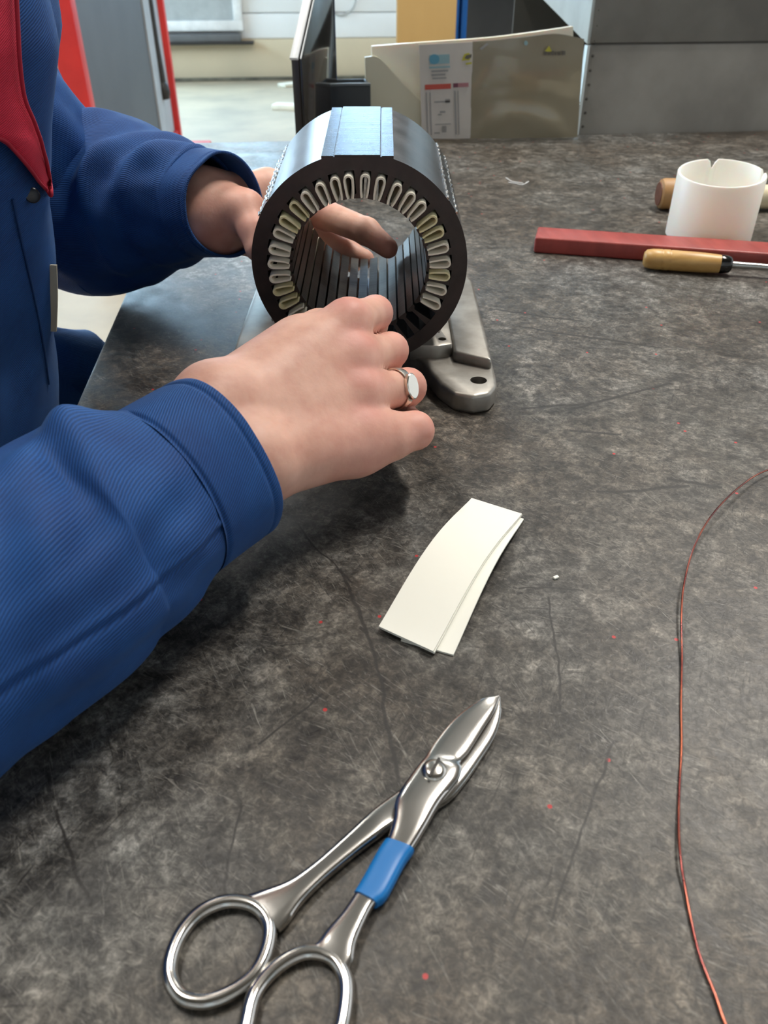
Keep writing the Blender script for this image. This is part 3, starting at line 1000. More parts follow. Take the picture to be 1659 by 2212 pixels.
def core_mesh():
    n = 180
    op = ring_profile(n)
    ip = [(RSL * math.sin(2 * PI * k / n), RSL * math.cos(2 * PI * k / n)) for k in range(n)]
    V, Fc, mi = [], [], []
    for y in (0, LS):
        V += [(x, y, z) for x, z in op]
        V += [(x, y, z) for x, z in ip]
    for k in range(n):
        j = (k + 1) % n
        Fc.append((k, j, n + j, n + k)); mi.append(0)
        Fc.append((2 * n + k, 3 * n + k, 3 * n + j, 2 * n + j)); mi.append(0)
        Fc.append((k, 2 * n + k, 2 * n + j, j)); mi.append(1)
        Fc.append((n + k, n + j, 3 * n + j, 3 * n + k)); mi.append(1)
    me = bpy.data.meshes.new('core_ring')
    me.from_pydata(V, [], Fc)
    bm = bmesh.new(); bm.from_mesh(me)
    bmesh.ops.recalc_face_normals(bm, faces=bm.faces[:])
    bm.to_mesh(me); bm.free()
    me.materials.append(M['stator_face']); me.materials.append(M['stator_out'])
    me.polygons.foreach_set('material_index', mi)
    me.polygons.foreach_set('use_smooth', [True] * len(mi))
    sharp(me, 30)
    return me


o = bpy.data.objects.new('core_ring', core_mesh()); COL.objects.link(o)
place(o, stator, ST)


def local_prism(name, poly, y0, y1, mats, front=None):
    """polygon in local x,z pushed from y0 to y1; the two ends take the second material"""
    n = len(poly)
    V = [(x, y0, z) for x, z in poly] + [(x, y1, z) for x, z in poly]
    Fc = [tuple(range(n)), tuple(range(2 * n - 1, n - 1, -1))]
    Fc += [(k, n + k, n + (k + 1) % n, (k + 1) % n) for k in range(n)]
    me = bpy.data.meshes.new(name)
    me.from_pydata(V, [], Fc)
    bm = bmesh.new(); bm.from_mesh(me)
    bmesh.ops.recalc_face_normals(bm, faces=bm.faces[:])
    bm.to_mesh(me); bm.free()
    for m in mats: me.materials.append(m)
    if len(mats) > 1:
        me.polygons[0].material_index = 1
        me.polygons[1].material_index = 1
    return me


tooth_poly = [(-0.0028, RSL + 0.002), (-0.0020, RSL - 0.004), (-0.0011, RB + 0.0034), (-0.0033, RB + 0.0014), (-0.0033, RB), (0.0033, RB), (0.0033, RB + 0.0014),
              (0.0011, RB + 0.0034), (0.0020, RSL - 0.004), (0.0028, RSL + 0.002)]
tooth_me = local_prism('tooth', tooth_poly, 0.0003, LS - 0.0003, [M['tooth'], M['stator_face']])
for k in range(36):
    o = bpy.data.objects.new('tooth', tooth_me); COL.objects.link(o)
    place(o, stator, ST @ Matrix.Rotation(math.radians(10 * k), 4, 'Y'))

# clamping bars pressed into the outside of the stack and their weld beads
def cleat(ang, wd, h, nm='clamp_bar', r0=None):
    r0 = r0 if r0 is not None else RS
    me = local_prism(nm, [(-wd / 2, r0 - 0.004), (wd / 2, r0 - 0.004), (wd / 2, r0 + h - 0.0004), (wd / 2 - 0.0005, r0 + h), (-wd / 2 + 0.0005, r0 + h), (-wd / 2, r0 + h - 0.0004)],
                     0.0002, LS - 0.0002, [M['cleat'], M['stator_face']])
    o = bpy.data.objects.new(nm, me); COL.objects.link(o)
    return place(o, stator, ST @ Matrix.Rotation(ang, 4, 'Y'))


cleat(0.0, 0.030, 0.0012, r0=0.0738)
for sx in (-1, 1):
    me = local_prism('side_strip', [(sx * 0.0158, 0.0715), (sx * 0.0236, 0.0715), (sx * 0.0236, 0.0743), (sx * 0.0158, 0.0743)], 0.0002, LS - 0.0002, [M['cleat'], M['stator_face']])
    o = bpy.data.objects.new('side_strip', me); COL.objects.link(o); place(o, stator, ST)
for ang in (-1.0, 0.98, -2.2, 2.2):
    cleat(ang, 0.009, 0.0003)
    for s in (-1, 1):
        C = []
        for i in range(40):
            y = i / 39 * LS
            a_ = ang + s * 0.075
            rr = RS + 0.0002 + 0.0005 * math.sin(i * 1.9)
            C.append(ST @ Vector((rr * math.sin(a_), y, rr * math.cos(a_))))
        tube('weld_bead', C, [0.0011 + 0.0004 * math.sin(i * 2.3) for i in range(40)], M['weld'], stator, 7)

# folded paper liners, one in each filled slot
def liner_mesh(nm, m, seed):
    rnd = random.Random(seed)
    prof = [(-0.0022, RB + 0.0018), (-0.0028, RB + 0.0045), (-0.0032, RB + 0.009), (-0.0034, 0.0606)]
    for k in range(1, 8):
        a_ = PI - PI * k / 8
        prof.append((0.0034 * math.cos(a_), 0.0606 + 0.0038 * math.sin(a_)))
    prof += [(0.0034, 0.0606), (0.0032, RB + 0.009), (0.0028, RB + 0.0045), (0.0022, RB + 0.0018)]
    n = len(prof)
    V, Fc = [], []
    ys = [(-0.0058, 0.0012), (-0.0046, 0.0016), (0.0, 0.0015), (0.0004, 0.0009), (LS - 0.0004, 0.0009), (LS, 0.0010), (LS + 0.0045, 0.0012)]
    for y, th in ys:
        for k, (x, z) in enumerate(prof):
            a0_ = prof[max(k - 1, 0)]; b0_ = prof[min(k + 1, n - 1)]
            tx, tz = b0_[0] - a0_[0], b0_[1] - a0_[1]
            l_ = math.hypot(tx, tz)
            nx, nz = tz / l_, -tx / l_   # towards the inside of the fold
            V.append((x, y, z)); V.append((x + nx * th, y, z + nz * th))
    ix = lambda r, k, s: (r * n + k) * 2 + s
    for r in range(len(ys) - 1):
        for k in range(n - 1):
            Fc.append((ix(r, k, 0), ix(r, k + 1, 0), ix(r + 1, k + 1, 0), ix(r + 1, k, 0)))
            Fc.append((ix(r, k, 1), ix(r + 1, k, 1), ix(r + 1, k + 1, 1), ix(r, k + 1, 1)))
        for k in (0, n - 1):
            Fc.append((ix(r, k, 0), ix(r + 1, k, 0), ix(r + 1, k, 1), ix(r, k, 1)))
    for k in range(n - 1):
        for r in (0, len(ys) - 1):
            Fc.append((ix(r, k, 0), ix(r, k, 1), ix(r, k + 1, 1), ix(r, k + 1, 0)))
    me = bpy.data.meshes.new(nm)
    me.from_pydata(V, [], Fc)
    bm = bmesh.new(); bm.from_mesh(me)
    bmesh.ops.recalc_face_normals(bm, faces=bm.faces[:])
    bm.to_mesh(me); bm.free()
    me.materials.append(m)
    me.polygons.foreach_set('use_smooth', [True] * len(me.polygons))
    sharp(me, 40)
    return me


lm = liner_mesh('slot_liner', M['liner'], 1)
lmy = liner_mesh('slot_liner', M['liner_yellow'], 2)
ORD = ['lowest', 'second', 'third', 'fourth', 'fifth', 'sixth', 'seventh', 'eighth', 'ninth', 'tenth', 'eleventh', 'twelfth', 'thirteenth']
for i in range(25):
    ang = -125 + 10 * i
    left = ang < 0
    rank = i if left else 24 - i
    yel = i in (1, 2, 7, 8, 19, 18, 22)
    o = bpy.data.objects.new('slot_liner', lmy if yel else lm); COL.objects.link(o)
    wob = Matrix.Rotation(math.radians(random.uniform(-1.0, 1.0)), 4, 'Y') @ Matrix.Translation((0, random.uniform(-0.0012, 0.0012), 0))
    place(o, None, ST @ Matrix.Rotation(math.radians(ang), 4, 'Y') @ wob)
    side = 'left' if left else 'right'
    shade = 'yellowish' if yel else 'cream'
    if rank == 0:
        lab = 'lowest %s paper slot liner on the %s of the stator bore' % (shade, side)
    else:
        lab = '%s paper slot liner, %s from the bottom up on the %s of the stator bore' % (shade, ORD[rank], side)
    tag(o, lab, 'slot liner', 'paper slot liners in the stator')

# cast foot under the stator
foot = thing('stator_foot', 'grey cast aluminium foot plate with bolt holes under the stator', 'foot plate', base_pt)


def s_(s, d, z):
    return LD(SCX + s, d, z)


half = [(0, 0.590), (0.030, 0.588), (0.046, 0.572), (0.058, 0.535), (0.068, 0.518), (0.082, 0.5125), (0.094, 0.517), (0.1005, 0.530), (0.1015, 0.545), (0.1015, 0.73), (0.098, 0.748), (0.085, 0.755), (0, 0.755)]
outl = half + [(-a_, b_) for a_, b_ in reversed(half[1:-1])]
o = prism('foot_plate', [s_(a_, b_, 0) for a_, b_ in outl], (0, 0, 0.0155), M['cast'], foot, 0.003, 3)
cut_holes(o, [(s_(sx * 0.0875, 0.5375, 0.01), (0, 0, 1), 0.0062, 0.05) for sx in (1, -1)])
for sx in (1, -1):
    pts = [(0.071, 0.571), (0.099, 0.556), (0.0998, 0.60), (0.0998, 0.728), (0.096, 0.745), (0.071, 0.748)]
    if sx < 0: pts = [(-a_, b_) for a_, b_ in reversed(pts)]
    prism('side_web', [s_(a_, b_, 0.013) for a_, b_ in pts], (0, 0, 0.0105), M['cast'], foot, 0.0028, 3)
    pts = [(0.037, 0.577), (0.060, 0.575), (0.0705, 0.579), (0.0705, 0.72), (0.037, 0.72)]
    if sx < 0: pts = [(-a_, b_) for a_, b_ in reversed(pts)]
    o = prism('saddle', [s_(a_, b_, 0.013) for a_, b_ in pts], (0, 0, 0.0135), M['cast'], foot, 0.0015, 2)
    cut_holes(o, [(s_(sx * 0.0630, 0.5875, 0.025), (0, 0, 1), 0.0032, 0.03)])

# ------------------------------------------------------------------ scissors
def edge_loft(name, st, m, parent, n=90, e=0.55, K=18, inflate=1.0, zadd=0.0):
    """bar given by stations (left edge pixel, right edge pixel, middle height, half thickness) on the bench"""
    Lp = catmull([at(*s[0], z=s[2]) for s in st], n)
    Rp = catmull([at(*s[1], z=s[2]) for s in st], n)
    th = catmull([(s[3], 0, 0) for s in st], n)
    V, Fc = [], []
    for i in range(n + 1):
        c = (Lp[i] + Rp[i]) / 2
        h = (Rp[i] - Lp[i]) / 2 * inflate
        for k in range(K):
            a_ = 2 * PI * k / K
            ca, sa = math.cos(a_), math.sin(a_)
            x = math.copysign(abs(ca) ** e, ca)
            y = math.copysign(abs(sa) ** e, sa)
            V.append(c + h * x + Vector((0, 0, y * max(th[i].x, 0.0003) * (inflate if inflate == 1 else inflate * 1.08) + zadd)))
    for i in range(n):
        for k in range(K):
            k2 = (k + 1) % K
            Fc.append((i * K + k, i * K + k2, (i + 1) * K + k2, (i + 1) * K + k))
    Fc.append(tuple(range(K)))
    Fc.append(tuple(n * K + k for k in range(K)))
    return V, Fc


def ring_tube(pts, z, r, seg=14, n=80, flat=0.9):
    P = [at(x, y, z=z) for x, y in pts]
    m_ = len(P)
    C = []
    for i in range(n):
        t_ = i / n * m_
        k = int(t_); f = t_ - k
        p0, p1, p2, p3 = P[(k - 1) % m_], P[k % m_], P[(k + 1) % m_], P[(k + 2) % m_]
        C.append(0.5 * (2 * p1 + (p2 - p0) * f + (2 * p0 - 5 * p1 + 4 * p2 - p3) * f * f + (3 * p1 - p0 - 3 * p2 + p3) * f ** 3))
    V, Fc = [], []
    for i, c in enumerate(C):
        tg = (C[(i + 1) % n] - C[i - 1]).normalized()
        s = tg.cross(Vector((0, 0, 1))).normalized()
        for k in range(seg):
            a_ = 2 * PI * k / seg
            V.append(c + s * math.cos(a_) * r + Vector((0, 0, math.sin(a_) * r * flat)))
    for i in range(n):
        for k in range(seg):
            k2, i2 = (k + 1) % seg, (i + 1) % n
            Fc.append((i * seg + k, i * seg + k2, i2 * seg + k2, i2 * seg + k))
    return V, Fc


def joined(name, parts, m, parent):
    V, Fc = [], []
    for v, f in parts:
        o_ = len(V)
        V += v
        Fc += [tuple(i + o_ for i in q_) for q_ in f]
    bm = bmesh.new(); me = bpy.data.meshes.new('tmp')
    me.from_pydata([tuple(v) for v in V], [], Fc); bm.from_mesh(me); bpy.data.meshes.remove(me)
    return from_bm(name, bm, m, parent, ang=42)


sc = thing('scissors', 'chrome electrician scissors with blue tape round one handle', 'scissors', at(930, 1680, z=0))
zA, zB = 0.0072, 0.0028
stA = [((1076, 1503), (1080, 1506), zA, 0.0006), ((1040, 1511), (1070, 1534), zA, 0.0011), ((985, 1551), (1043, 1578), zA, 0.0013), ((943, 1600), (1015, 1622), zA, 0.0014),
       ((924, 1628), (996, 1645), zA, 0.0016), ((905, 1652), (998, 1662), zA, 0.0024), ((882, 1684), (992, 1684), zA, 0.0026), ((864, 1710), (975, 1706), zA, 0.0026), ((852, 1737), (950, 1738), zA - 0.0002, 0.0026),
       ((848, 1775), (920, 1790), zA - 0.001, 0.0026), ((836, 1815), (893, 1834), zA - 0.0020, 0.0026), ((818, 1845), (868, 1868), zA - 0.0026, 0.0026), ((785, 1905), (832, 1935), zA - 0.0034, 0.0026),
       ((765, 1935), (808, 1958), 0.0036, 0.0026), ((737, 1975), (787, 1998), 0.0034, 0.0026), ((702, 2014), (770, 2040), 0.0032, 0.0025), ((684, 2037), (764, 2074), 0.003, 0.0024), ((664, 2049), (754, 2094), 0.003, 0.0022)]
ringA = [(535, 2200), (553, 2140), (598, 2088), (658, 2057), (714, 2066), (744, 2110), (746, 2170), (730, 2240), (690, 2300), (620, 2320), (560, 2290), (532, 2245)]
joined('blade_half', [edge_loft('', stA, None, None), ring_tube(ringA, 0.0030, 0.0026)], M['chrome'], sc)
stB = [((1077, 1505), (1081, 1506), zB + 0.0012, 0.0005), ((1050, 1530), (1082, 1545), zB + 0.0006, 0.0010), ((1020, 1575), (1070, 1590), zB, 0.0014), ((985, 1620), (1040, 1640), zB, 0.0018), ((950, 1655), (1006, 1690), zB, 0.0022), ((912, 1685), (968, 1732), zB, 0.0024),
       ((874, 1702), (900, 1770), zB, 0.0025), ((846, 1722), (848, 1790), zB, 0.0026), ((800, 1757), (815, 1812), zB + 0.0002, 0.0026), ((740, 1812), (770, 1846), zB + 0.0002, 0.0026), ((680, 1865), (705, 1900), zB + 0.0002, 0.0026),
       ((622, 1905), (655, 1950), zB + 0.0002, 0.0026), ((562, 1926), (626, 1990), zB, 0.0025), ((530, 1936), (604, 2014), zB, 0.0022)]
ringB = [(366, 2095), (386, 2025), (430, 1972), (490, 1947), (548, 1955), (580, 1993), (577, 2048), (550, 2103), (500, 2143), (440, 2163), (388, 2148)]
joined('blade_half', [edge_loft('', stB, None, None), ring_tube(ringB, 0.0030, 0.0026)], M['chrome'], sc)
tp = [((836, 1818), (891, 1838), zA - 0.0020, 0.0027), ((818, 1845), (870, 1868), zA - 0.0026, 0.0027), ((785, 1905), (834, 1935), zA - 0.0034, 0.0027), ((768, 1932), (812, 1955), 0.0036, 0.0027)]
v_, f_ = edge_loft('', tp, None, None, n=24, inflate=1.13)
o = joined('tape_wrap', [(v_, f_)], M['tape'], sc); o['label'] = 'blue insulating tape round the handle'
pv = at(938, 1664, z=0.0098)
o = lathe('pivot_screw', [(0.0052, -0.004), (0.0052, 0.0002), (0.0046, 0.0012), (0.003, 0.0018), (0, 0.0021)], M['screw'], sc, Matrix.Translation(pv), 32)
bm = bmesh.new(); bm_box(bm, pv + Vector((0, 0, 0.0018)), (0.0095, 0.0011, 0.0012), rotz=1.0)
sl_ = from_bm('screw_slot', bm, M['hole'], sc)

# ------------------------------------------------------------------ paper strips
def strip(lab, c4, lift, arch, thick=0.0010):
    """long strip between four bench points given as pixels (near left, near right, far left, far right), arched along its length"""
    A, B, C, D = [at(*q_, z=0) for q_ in c4]
    n, m_ = 40, 6
    V, Fc = [], []
    for s in (0, 1):
        for i in range(n + 1):
            for j in range(m_ + 1):
                u_, v2 = i / n, j / m_
                p = A.lerp(C, u_).lerp(B.lerp(D, u_), v2)
                z = lift + arch * math.sin(PI * u_) ** 1.2 + thick * s
                V.append((p.x, p.y, BZ + z))
    S = (n + 1) * (m_ + 1)
    ix = lambda s, i, j: s * S + i * (m_ + 1) + j
    for i in range(n):
        for j in range(m_):
            Fc.append((ix(0, i, j), ix(0, i + 1, j), ix(0, i + 1, j + 1), ix(0, i, j + 1)))
            Fc.append((ix(1, i, j), ix(1, i, j + 1), ix(1, i + 1, j + 1), ix(1, i + 1, j)))
        for j in (0, m_):
            Fc.append((ix(0, i, j), ix(1, i, j), ix(1, i + 1, j), ix(0, i + 1, j)))
    for j in range(m_):
        for i in (0, n):
            Fc.append((ix(0, i, j), ix(0, i, j + 1), ix(1, i, j + 1), ix(1, i, j)))
    bm = bmesh.new(); me = bpy.data.meshes.new('tmp')
    me.from_pydata(V, [], Fc); bm.from_mesh(me); bpy.data.meshes.remove(me)
    o = from_bm('paper_strip', bm, M['paper'], None, ang=40)
    return tag(o, lab, 'paper strip', 'insulating paper strips on the bench')


strip('white paper strip at the bottom of the pile, sticking out at the near right', ((866, 1386), (979, 1418), (1022, 1090), (1131, 1124)), 0.0002, 0.0085)
strip('white paper strip in the middle of the pile on the bench', ((824, 1364), (938, 1417), (1024, 1086), (1127, 1118)), 0.0014, 0.0088)
strip('white paper strip on top of the pile on the bench', ((818, 1364), (935, 1418), (1018, 1086), (1126, 1120)), 0.0026, 0.0090)

# ------------------------------------------------------------------ copper wire
wp = [(2060, 985, .001), (1880, 982, .001), (1760, 992, .001), (1659, 1015, .004), (1600, 1050, .007), (1540, 1110, .009), (1500, 1180, .009), (1478, 1260, .007), (1472, 1330, .005), (1473, 1420, .002), (1471, 1520, .001), (1472, 1610, .001),
      (1467, 1710, .001), (1466, 1790, .002), (1470, 1855, .003), (1480, 1920, .0015), (1490, 1975, .001), (1510, 2060, .001), (1545, 2150, .001), (1568, 2215, .001), (1620, 2330, .001)]
C = catmull([at(x, y, z=z + 0.0002) for x, y, z in wp], 160)
tag(tube('copper_wire', C, 0.00058, M['copper'], None, 8), 'long bent copper wire lying along the right edge of the bench', 'wire')

# ------------------------------------------------------------------ things at the right of the bench
A = at(1152, 546, z=0); B = at(1659, 583, z=0)
dr = (B - A).normalized(); bk = Vector((-dr.y, dr.x, 0))
if bk.y < 0: bk = -bk
RM = Matrix((dr, bk, Vector((0, 0, 1)))).transposed().to_4x4()
ln = 0.50
bm = bmesh.new()
bm_box(bm, A + dr * ln / 2 + bk * 0.021 + Vector((0, 0, 0.0085)), (ln, 0.042, 0.017), R=RM, bevel=0.0022, seg=3)
for f in bm.faces: pass
tag(from_bm('red_bar', bm, M['redbar']), 'long dark red bar lying across the bench before the white cup', 'bar')

cc = LD(0.377, 0.942, 0)
fwd = Vector((cc.x, cc.y, 0)).normalized()
R0, Hc, wt = 0.0474, 0.066, 0.0032
cup = thing('plastic_cup', 'white plastic cup with notched rim behind the red bar', 'cup', cc)
n = 96
V, Fc = [], []
na = []
for px_n in (1536, 1650):
    best = None
    for k in range(720):
        a_ = 2 * PI * k / 720
        p = cc + Vector((R0 * math.cos(a_), R0 * math.sin(a_), Hc))
        q_ = p - camo.location
        Lr = q_.x * math.cos(YAW) - q_.y * math.sin(YAW)
        Dr = q_.x * math.sin(YAW) + q_.y * math.cos(YAW)
        ww = Dr * math.cos(TILT) - q_.z * math.sin(TILT)
        pxk = 829.5 + FPX * Lr / ww
        isfar = (p - cc).dot(fwd) > -0.01
        if isfar and (best is None or abs(pxk - px_n) < best[0]):
            best = (abs(pxk - px_n), a_)
    na.append(best[1])
for k in range(n):
    a_ = 2 * PI * k / n
    dep = 0.0
    for q_ in na:
        d_ = abs((a_ - q_ + PI) % (2 * PI) - PI) * R0
        dep = max(dep, 0.011 * max(0, 1 - d_ / 0.0042))
    top = Hc + 0.010 * (0.5 + 0.5 * (Vector((math.cos(a_), math.sin(a_), 0)).dot(fwd))) - dep
    ca, sa = math.cos(a_), math.sin(a_)
    for r, z in ((R0 - 0.002, 0), (R0, 0.002), (R0, top - 0.001), (R0 - 0.0008, top), (R0 - wt + 0.0006, top), (R0 - wt, top - 0.001), (R0 - wt, 0.006), (R0 - wt - 0.003, 0.0035)):
        V.append((cc.x + r * ca, cc.y + r * sa, cc.z + z))
for k in range(n):
    k2 = (k + 1) % n
    for j in range(7):
        Fc.append((k * 8 + j, k2 * 8 + j, k2 * 8 + j + 1, k * 8 + j + 1))
Fc.append(tuple(k * 8 for k in range(n - 1, -1, -1)))
Fc.append(tuple(k * 8 + 7 for k in range(n)))
o = from_pd('cup_body', V, Fc, M['cup'], cup, ang=40)

# mallet-like wooden rod behind the cup
p0 = at(1434, 463, z=0); p0.z = BZ
dr2 = Vector((1, -0.13, 0)).normalized()
rw = 0.0185
p0 = p0 + Vector((0.0, 0.026, rw))
rd = thing('wooden_mallet', 'round brown wooden mallet with pale handle half hidden behind the white cup', 'mallet', (p0.x, p0.y, BZ))
lathe('head', [(0, -0.0005), (rw - 0.004, 0), (rw - 0.001, 0.002), (rw, 0.006), (rw, 0.085), (rw - 0.003, 0.09), (0, 0.09)], M['dowel'], rd, axis_matrix(p0, dr2), 32)
lathe('end_face', [(0, -0.0014), (rw - 0.0046, -0.0010), (rw - 0.0042, 0.0)], M['endgrain'], rd, axis_matrix(p0, dr2), 32)
lathe('handle', [(0, 0.088), (0.013, 0.088), (0.0145, 0.10), (0.0145, 0.30), (0.010, 0.31), (0, 0.31)], M['palewood'], rd, axis_matrix(p0 + Vector((0, 0, -0.003)), dr2), 24)

# wooden-handled tool in front of the bar
h0 = at(1388, 582, z=0); h1 = at(1662, 603, z=0)
dr3 = (h1 - h0); dr3.z = 0; dr3.normalize()
rh = 0.0105
o0 = Vector((h0.x, h0.y, BZ + rh)) + Vector((0, 0.004, 0))
tl = thing('scriber_tool', 'slim tool with turned wooden handle and steel shaft before the red bar', 'tool', (h0.x, h0.y, BZ))
MX = axis_matrix(o0, dr3)
lathe('handle', [(0, 0), (0.006, 0.0005), (0.009, 0.003), (0.0102, 0.009), (0.0105, 0.018), (0.0100, 0.019), (0.0105, 0.020), (0.0104, 0.026), (0.0099, 0.027), (0.0103, 0.028), (0.0100, 0.06), (0.0090, 0.077), (0, 0.077)], M['handle'], tl, MX, 32, ang=60)
lathe('ferrule', [(0, 0.0765), (0.0092, 0.0765), (0.0094, 0.079), (0.0082, 0.086), (0.006, 0.088), (0, 0.088)], M['ferrule'], tl, MX, 28)
lathe('shaft', [(0, 0.0875), (0.0036, 0.0875), (0.0033, 0.16), (0.0028, 0.2), (0, 0.2)], M['shaft'], tl, MX, 16)

# white threads
for P, lab in (([(1093, 384), (1104, 391), (1117, 394), (1130, 396)], 'short white thread on the bench beyond the foot plate, upper of two'),
               ([(1098, 394), (1112, 396), (1128, 399), (1142, 392)], 'short white thread on the bench beyond the foot plate, lower of two')):
    tag(tube('white_thread', catmull([at(x, y, z=0.0007) for x, y in P], 16), 0.0007, M['thread'], None, 6), lab, 'thread', 'white threads on the bench')
p = at(1201, 1247, z=0.0007)
tag(box('paper_scrap', p, (0.0032, 0.002, 0.0012), M['paper'], None, 0.4, 0.0004), 'tiny white paper scrap on the bench right of the paper strips', 'scrap')
#PART3

# ------------------------------------------------------------------ the worker: one body surface grown from bones
def smin(a_, b_, k):
    h = np.maximum(k - np.abs(a_ - b_), 0.0) / k
    return np.minimum(a_, b_) - h * h * k * 0.25


def capsule(P, c):
    a_, b_, r0, r1 = c
    ba = b_ - a_
    h = np.clip(((P - a_) @ ba) / (ba @ ba), 0, 1)
    return np.linalg.norm(P - a_ - h[:, None] * ba, axis=1) - (r0 + (r1 - r0) * h)


def bone(p, q, r0, r1):
    return (np.array(p, float), np.array(q, float), r0, r1)


class Body:
    def __init__(self):
        self.core = []        # (bone, blend)
        self.fingers = []     # (list of bones, inner blend, blend into the core)

    def value(self, P, near=None):
        D = None
        core = self.core if near is None else [c for c in self.core if near(c[0])]
        fg = self.fingers if near is None else [(f, k, kk) for f, k, kk in self.fingers if any(near(b) for b in f)]
        base = np.full(len(P), 1.0)
        for c, k in core:
            base = smin(base, capsule(P, c), k)
        D = base
        for f, k, kk in fg:
            d_ = np.full(len(P), 1.0)
            for c in f:
                d_ = smin(d_, capsule(P, c), k)
            D = np.minimum(D, smin(base, d_, kk))
        return D


def grow(body, vox, blk=16):
    """surface of the body on a sparse grid (surface nets), returned as vertices and quads"""
    allb = [c for c, _ in body.core] + [c for f, _, _ in body.fingers for c in f]
    lo = np.min([np.minimum(c[0], c[1]) - max(c[2], c[3]) for c in allb], axis=0) - 4 * vox
    hi = np.max([np.maximum(c[0], c[1]) + max(c[2], c[3]) for c in allb], axis=0) + 4 * vox
    nb = np.ceil((hi - lo) / (vox * blk)).astype(int)
    gi = np.stack(np.meshgrid(*[np.arange(n) for n in nb], indexing='ij'), -1).reshape(-1, 3)
    cen = lo + (gi + 0.5) * vox * blk
    half_d = vox * blk * 0.5 * math.sqrt(3)
    dc = body.value(cen)
    keep = gi[np.abs(dc) < half_d * 1.25 + 0.02]
    N1 = blk + 1
    corner = np.stack(np.meshgrid(*[np.arange(N1)] * 3, indexing='ij'), -1).reshape(-1, 3)
    dims = (nb * blk + 2).astype(np.int64)
    keyf = lambda I: (I[:, 0].astype(np.int64) * dims[1] + I[:, 1]) * dims[2] + I[:, 2]
    vk, vp, ek = [], [], {0: [], 1: [], 2: []}
    for g in keep:
        org = lo + g * vox * blk
        c0 = org + vox * blk * 0.5

        def near(c, c0=c0):
            ba = c[1] - c[0]
            h = min(1, max(0, (c0 - c[0]) @ ba / max(ba @ ba, 1e-12)))
            return np.linalg.norm(c0 - c[0] - h * ba) - max(c[2], c[3]) < half_d * 1.2 + 0.05
        val = body.value(org + corner * vox, near).reshape(N1, N1, N1)
        ins = val < 0
        if ins.all() or not ins.any():
            continue
        S = np.zeros((blk, blk, blk)); PX_ = np.zeros((blk, blk, blk, 3))
        for ax in range(3):
            o1, o2 = [k for k in range(3) if k != ax]
            for i in (0, 1):
                for j in (0, 1):
                    s0 = [slice(0, blk)] * 3
                    s0[o1] = slice(i, i + blk); s0[o2] = slice(j, j + blk)
                    s1 = list(s0); s1[ax] = slice(1, blk + 1)
                    a_, b_ = val[tuple(s0)], val[tuple(s1)]
                    cr = (a_ < 0) != (b_ < 0)
                    tt = np.where(cr, a_ / np.where(cr, a_ - b_, 1), 0)
                    off = np.zeros((blk, blk, blk, 3))
                    off[..., ax] = tt; off[..., o1] = i; off[..., o2] = j
                    PX_ += np.where(cr[..., None], off, 0); S += cr
            s0 = [slice(0, blk)] * 3; s1 = list(s0); s1[ax] = slice(1, blk + 1)
            a_, b_ = val[tuple(s0)], val[tuple(s1)]
            cr = np.argwhere((a_ < 0) != (b_ < 0))
            if len(cr):
                fl_ = (a_ < 0)[tuple(cr.T)]
                ek[ax].append(np.concatenate([cr + g * blk, fl_[:, None]], 1))
        idx = np.argwhere(S > 0)
        vp.append(org + (idx + PX_[tuple(idx.T)] / S[tuple(idx.T)][:, None]) * vox)
        vk.append(keyf(idx + g * blk))
    vk = np.concatenate(vk); vp = np.concatenate(vp)
    order = np.argsort(vk); vk = vk[order]; vp = vp[order]
    quads = []
    for ax in range(3):
        if not ek[ax]: continue
        E_ = np.concatenate(ek[ax]); I = E_[:, :3]; fl_ = E_[:, 3].astype(bool)
        o1, o2 = [(1, 2), (2, 0), (0, 1)][ax]
        d1 = np.zeros(3, int); d1[o1] = 1
        d2 = np.zeros(3, int); d2[o2] = 1
        ids = []
        ok = np.ones(len(I), bool)
        for sh in (0 * d1, d1, d1 + d2, d2):
            kk = keyf(I - sh)
            p_ = np.clip(np.searchsorted(vk, kk), 0, len(vk) - 1)
            ok &= vk[p_] == kk
            ids.append(p_)
        Q = np.stack(ids, 1)
        Q[~fl_] = Q[~fl_][:, ::-1]
        quads.append(Q[ok])
    return vp, np.concatenate(quads)


def px(x, y, w):
    return np.array(at(x, y, w=w))


def ld(L, d, z):
    return np.array(LD(L, d, z))


body = Body()
knuckles = []
# right hand and arm (the near one)
WR = [px(462, 878, .422), px(535, 1002, .412)]
mcp = [px(752, 695, .468), px(770, 775, .462), px(784, 852, .457), px(788, 935, .452)]
wb = [px(520, 885, .430), px(520, 915, .427), px(528, 955, .423), px(545, 995, .418)]
for k in range(4):
    body.core.append((bone(wb[k], mcp[k], .0185, .0122), .012))
body.core.append((bone(px(590, 1000, .425), px(768, 968, .452), .0175, .0150), .012))
body.core.append((bone(px(500, 880, .445), px(690, 722, .485), .0175, .0155), .014))
body.core.append((bone(px(560, 900, .455), px(700, 850, .480), .020, .016), .014))
body.core.append((bone(px(482, 872, .430), px(645, 752, .465), .0185, .0170), .014))
body.core.append((bone(px(768, 968, .452), px(846, 953, .457), .0145, .0112), .010))
for k in range(2):
    body.core.append((bone(WR[k], wb[0 if k == 0 else 3], .0195, .0185), .014))
FA = px(240, 1145, .364)
body.core.append((bone(FA + np.array([0, 0, .008]), WR[0], .026, .0195), .014))
body.core.append((bone(FA - np.array([0, 0, .008]), WR[1], .026, .0195), .014))
ELB_R = ld(-.262, .160, .050); SH_R = ld(-.335, .345, .300)
body.core.append((bone(ELB_R, FA, .034, .032), .02))
body.core.append((bone(SH_R, ELB_R, .050, .038), .02))
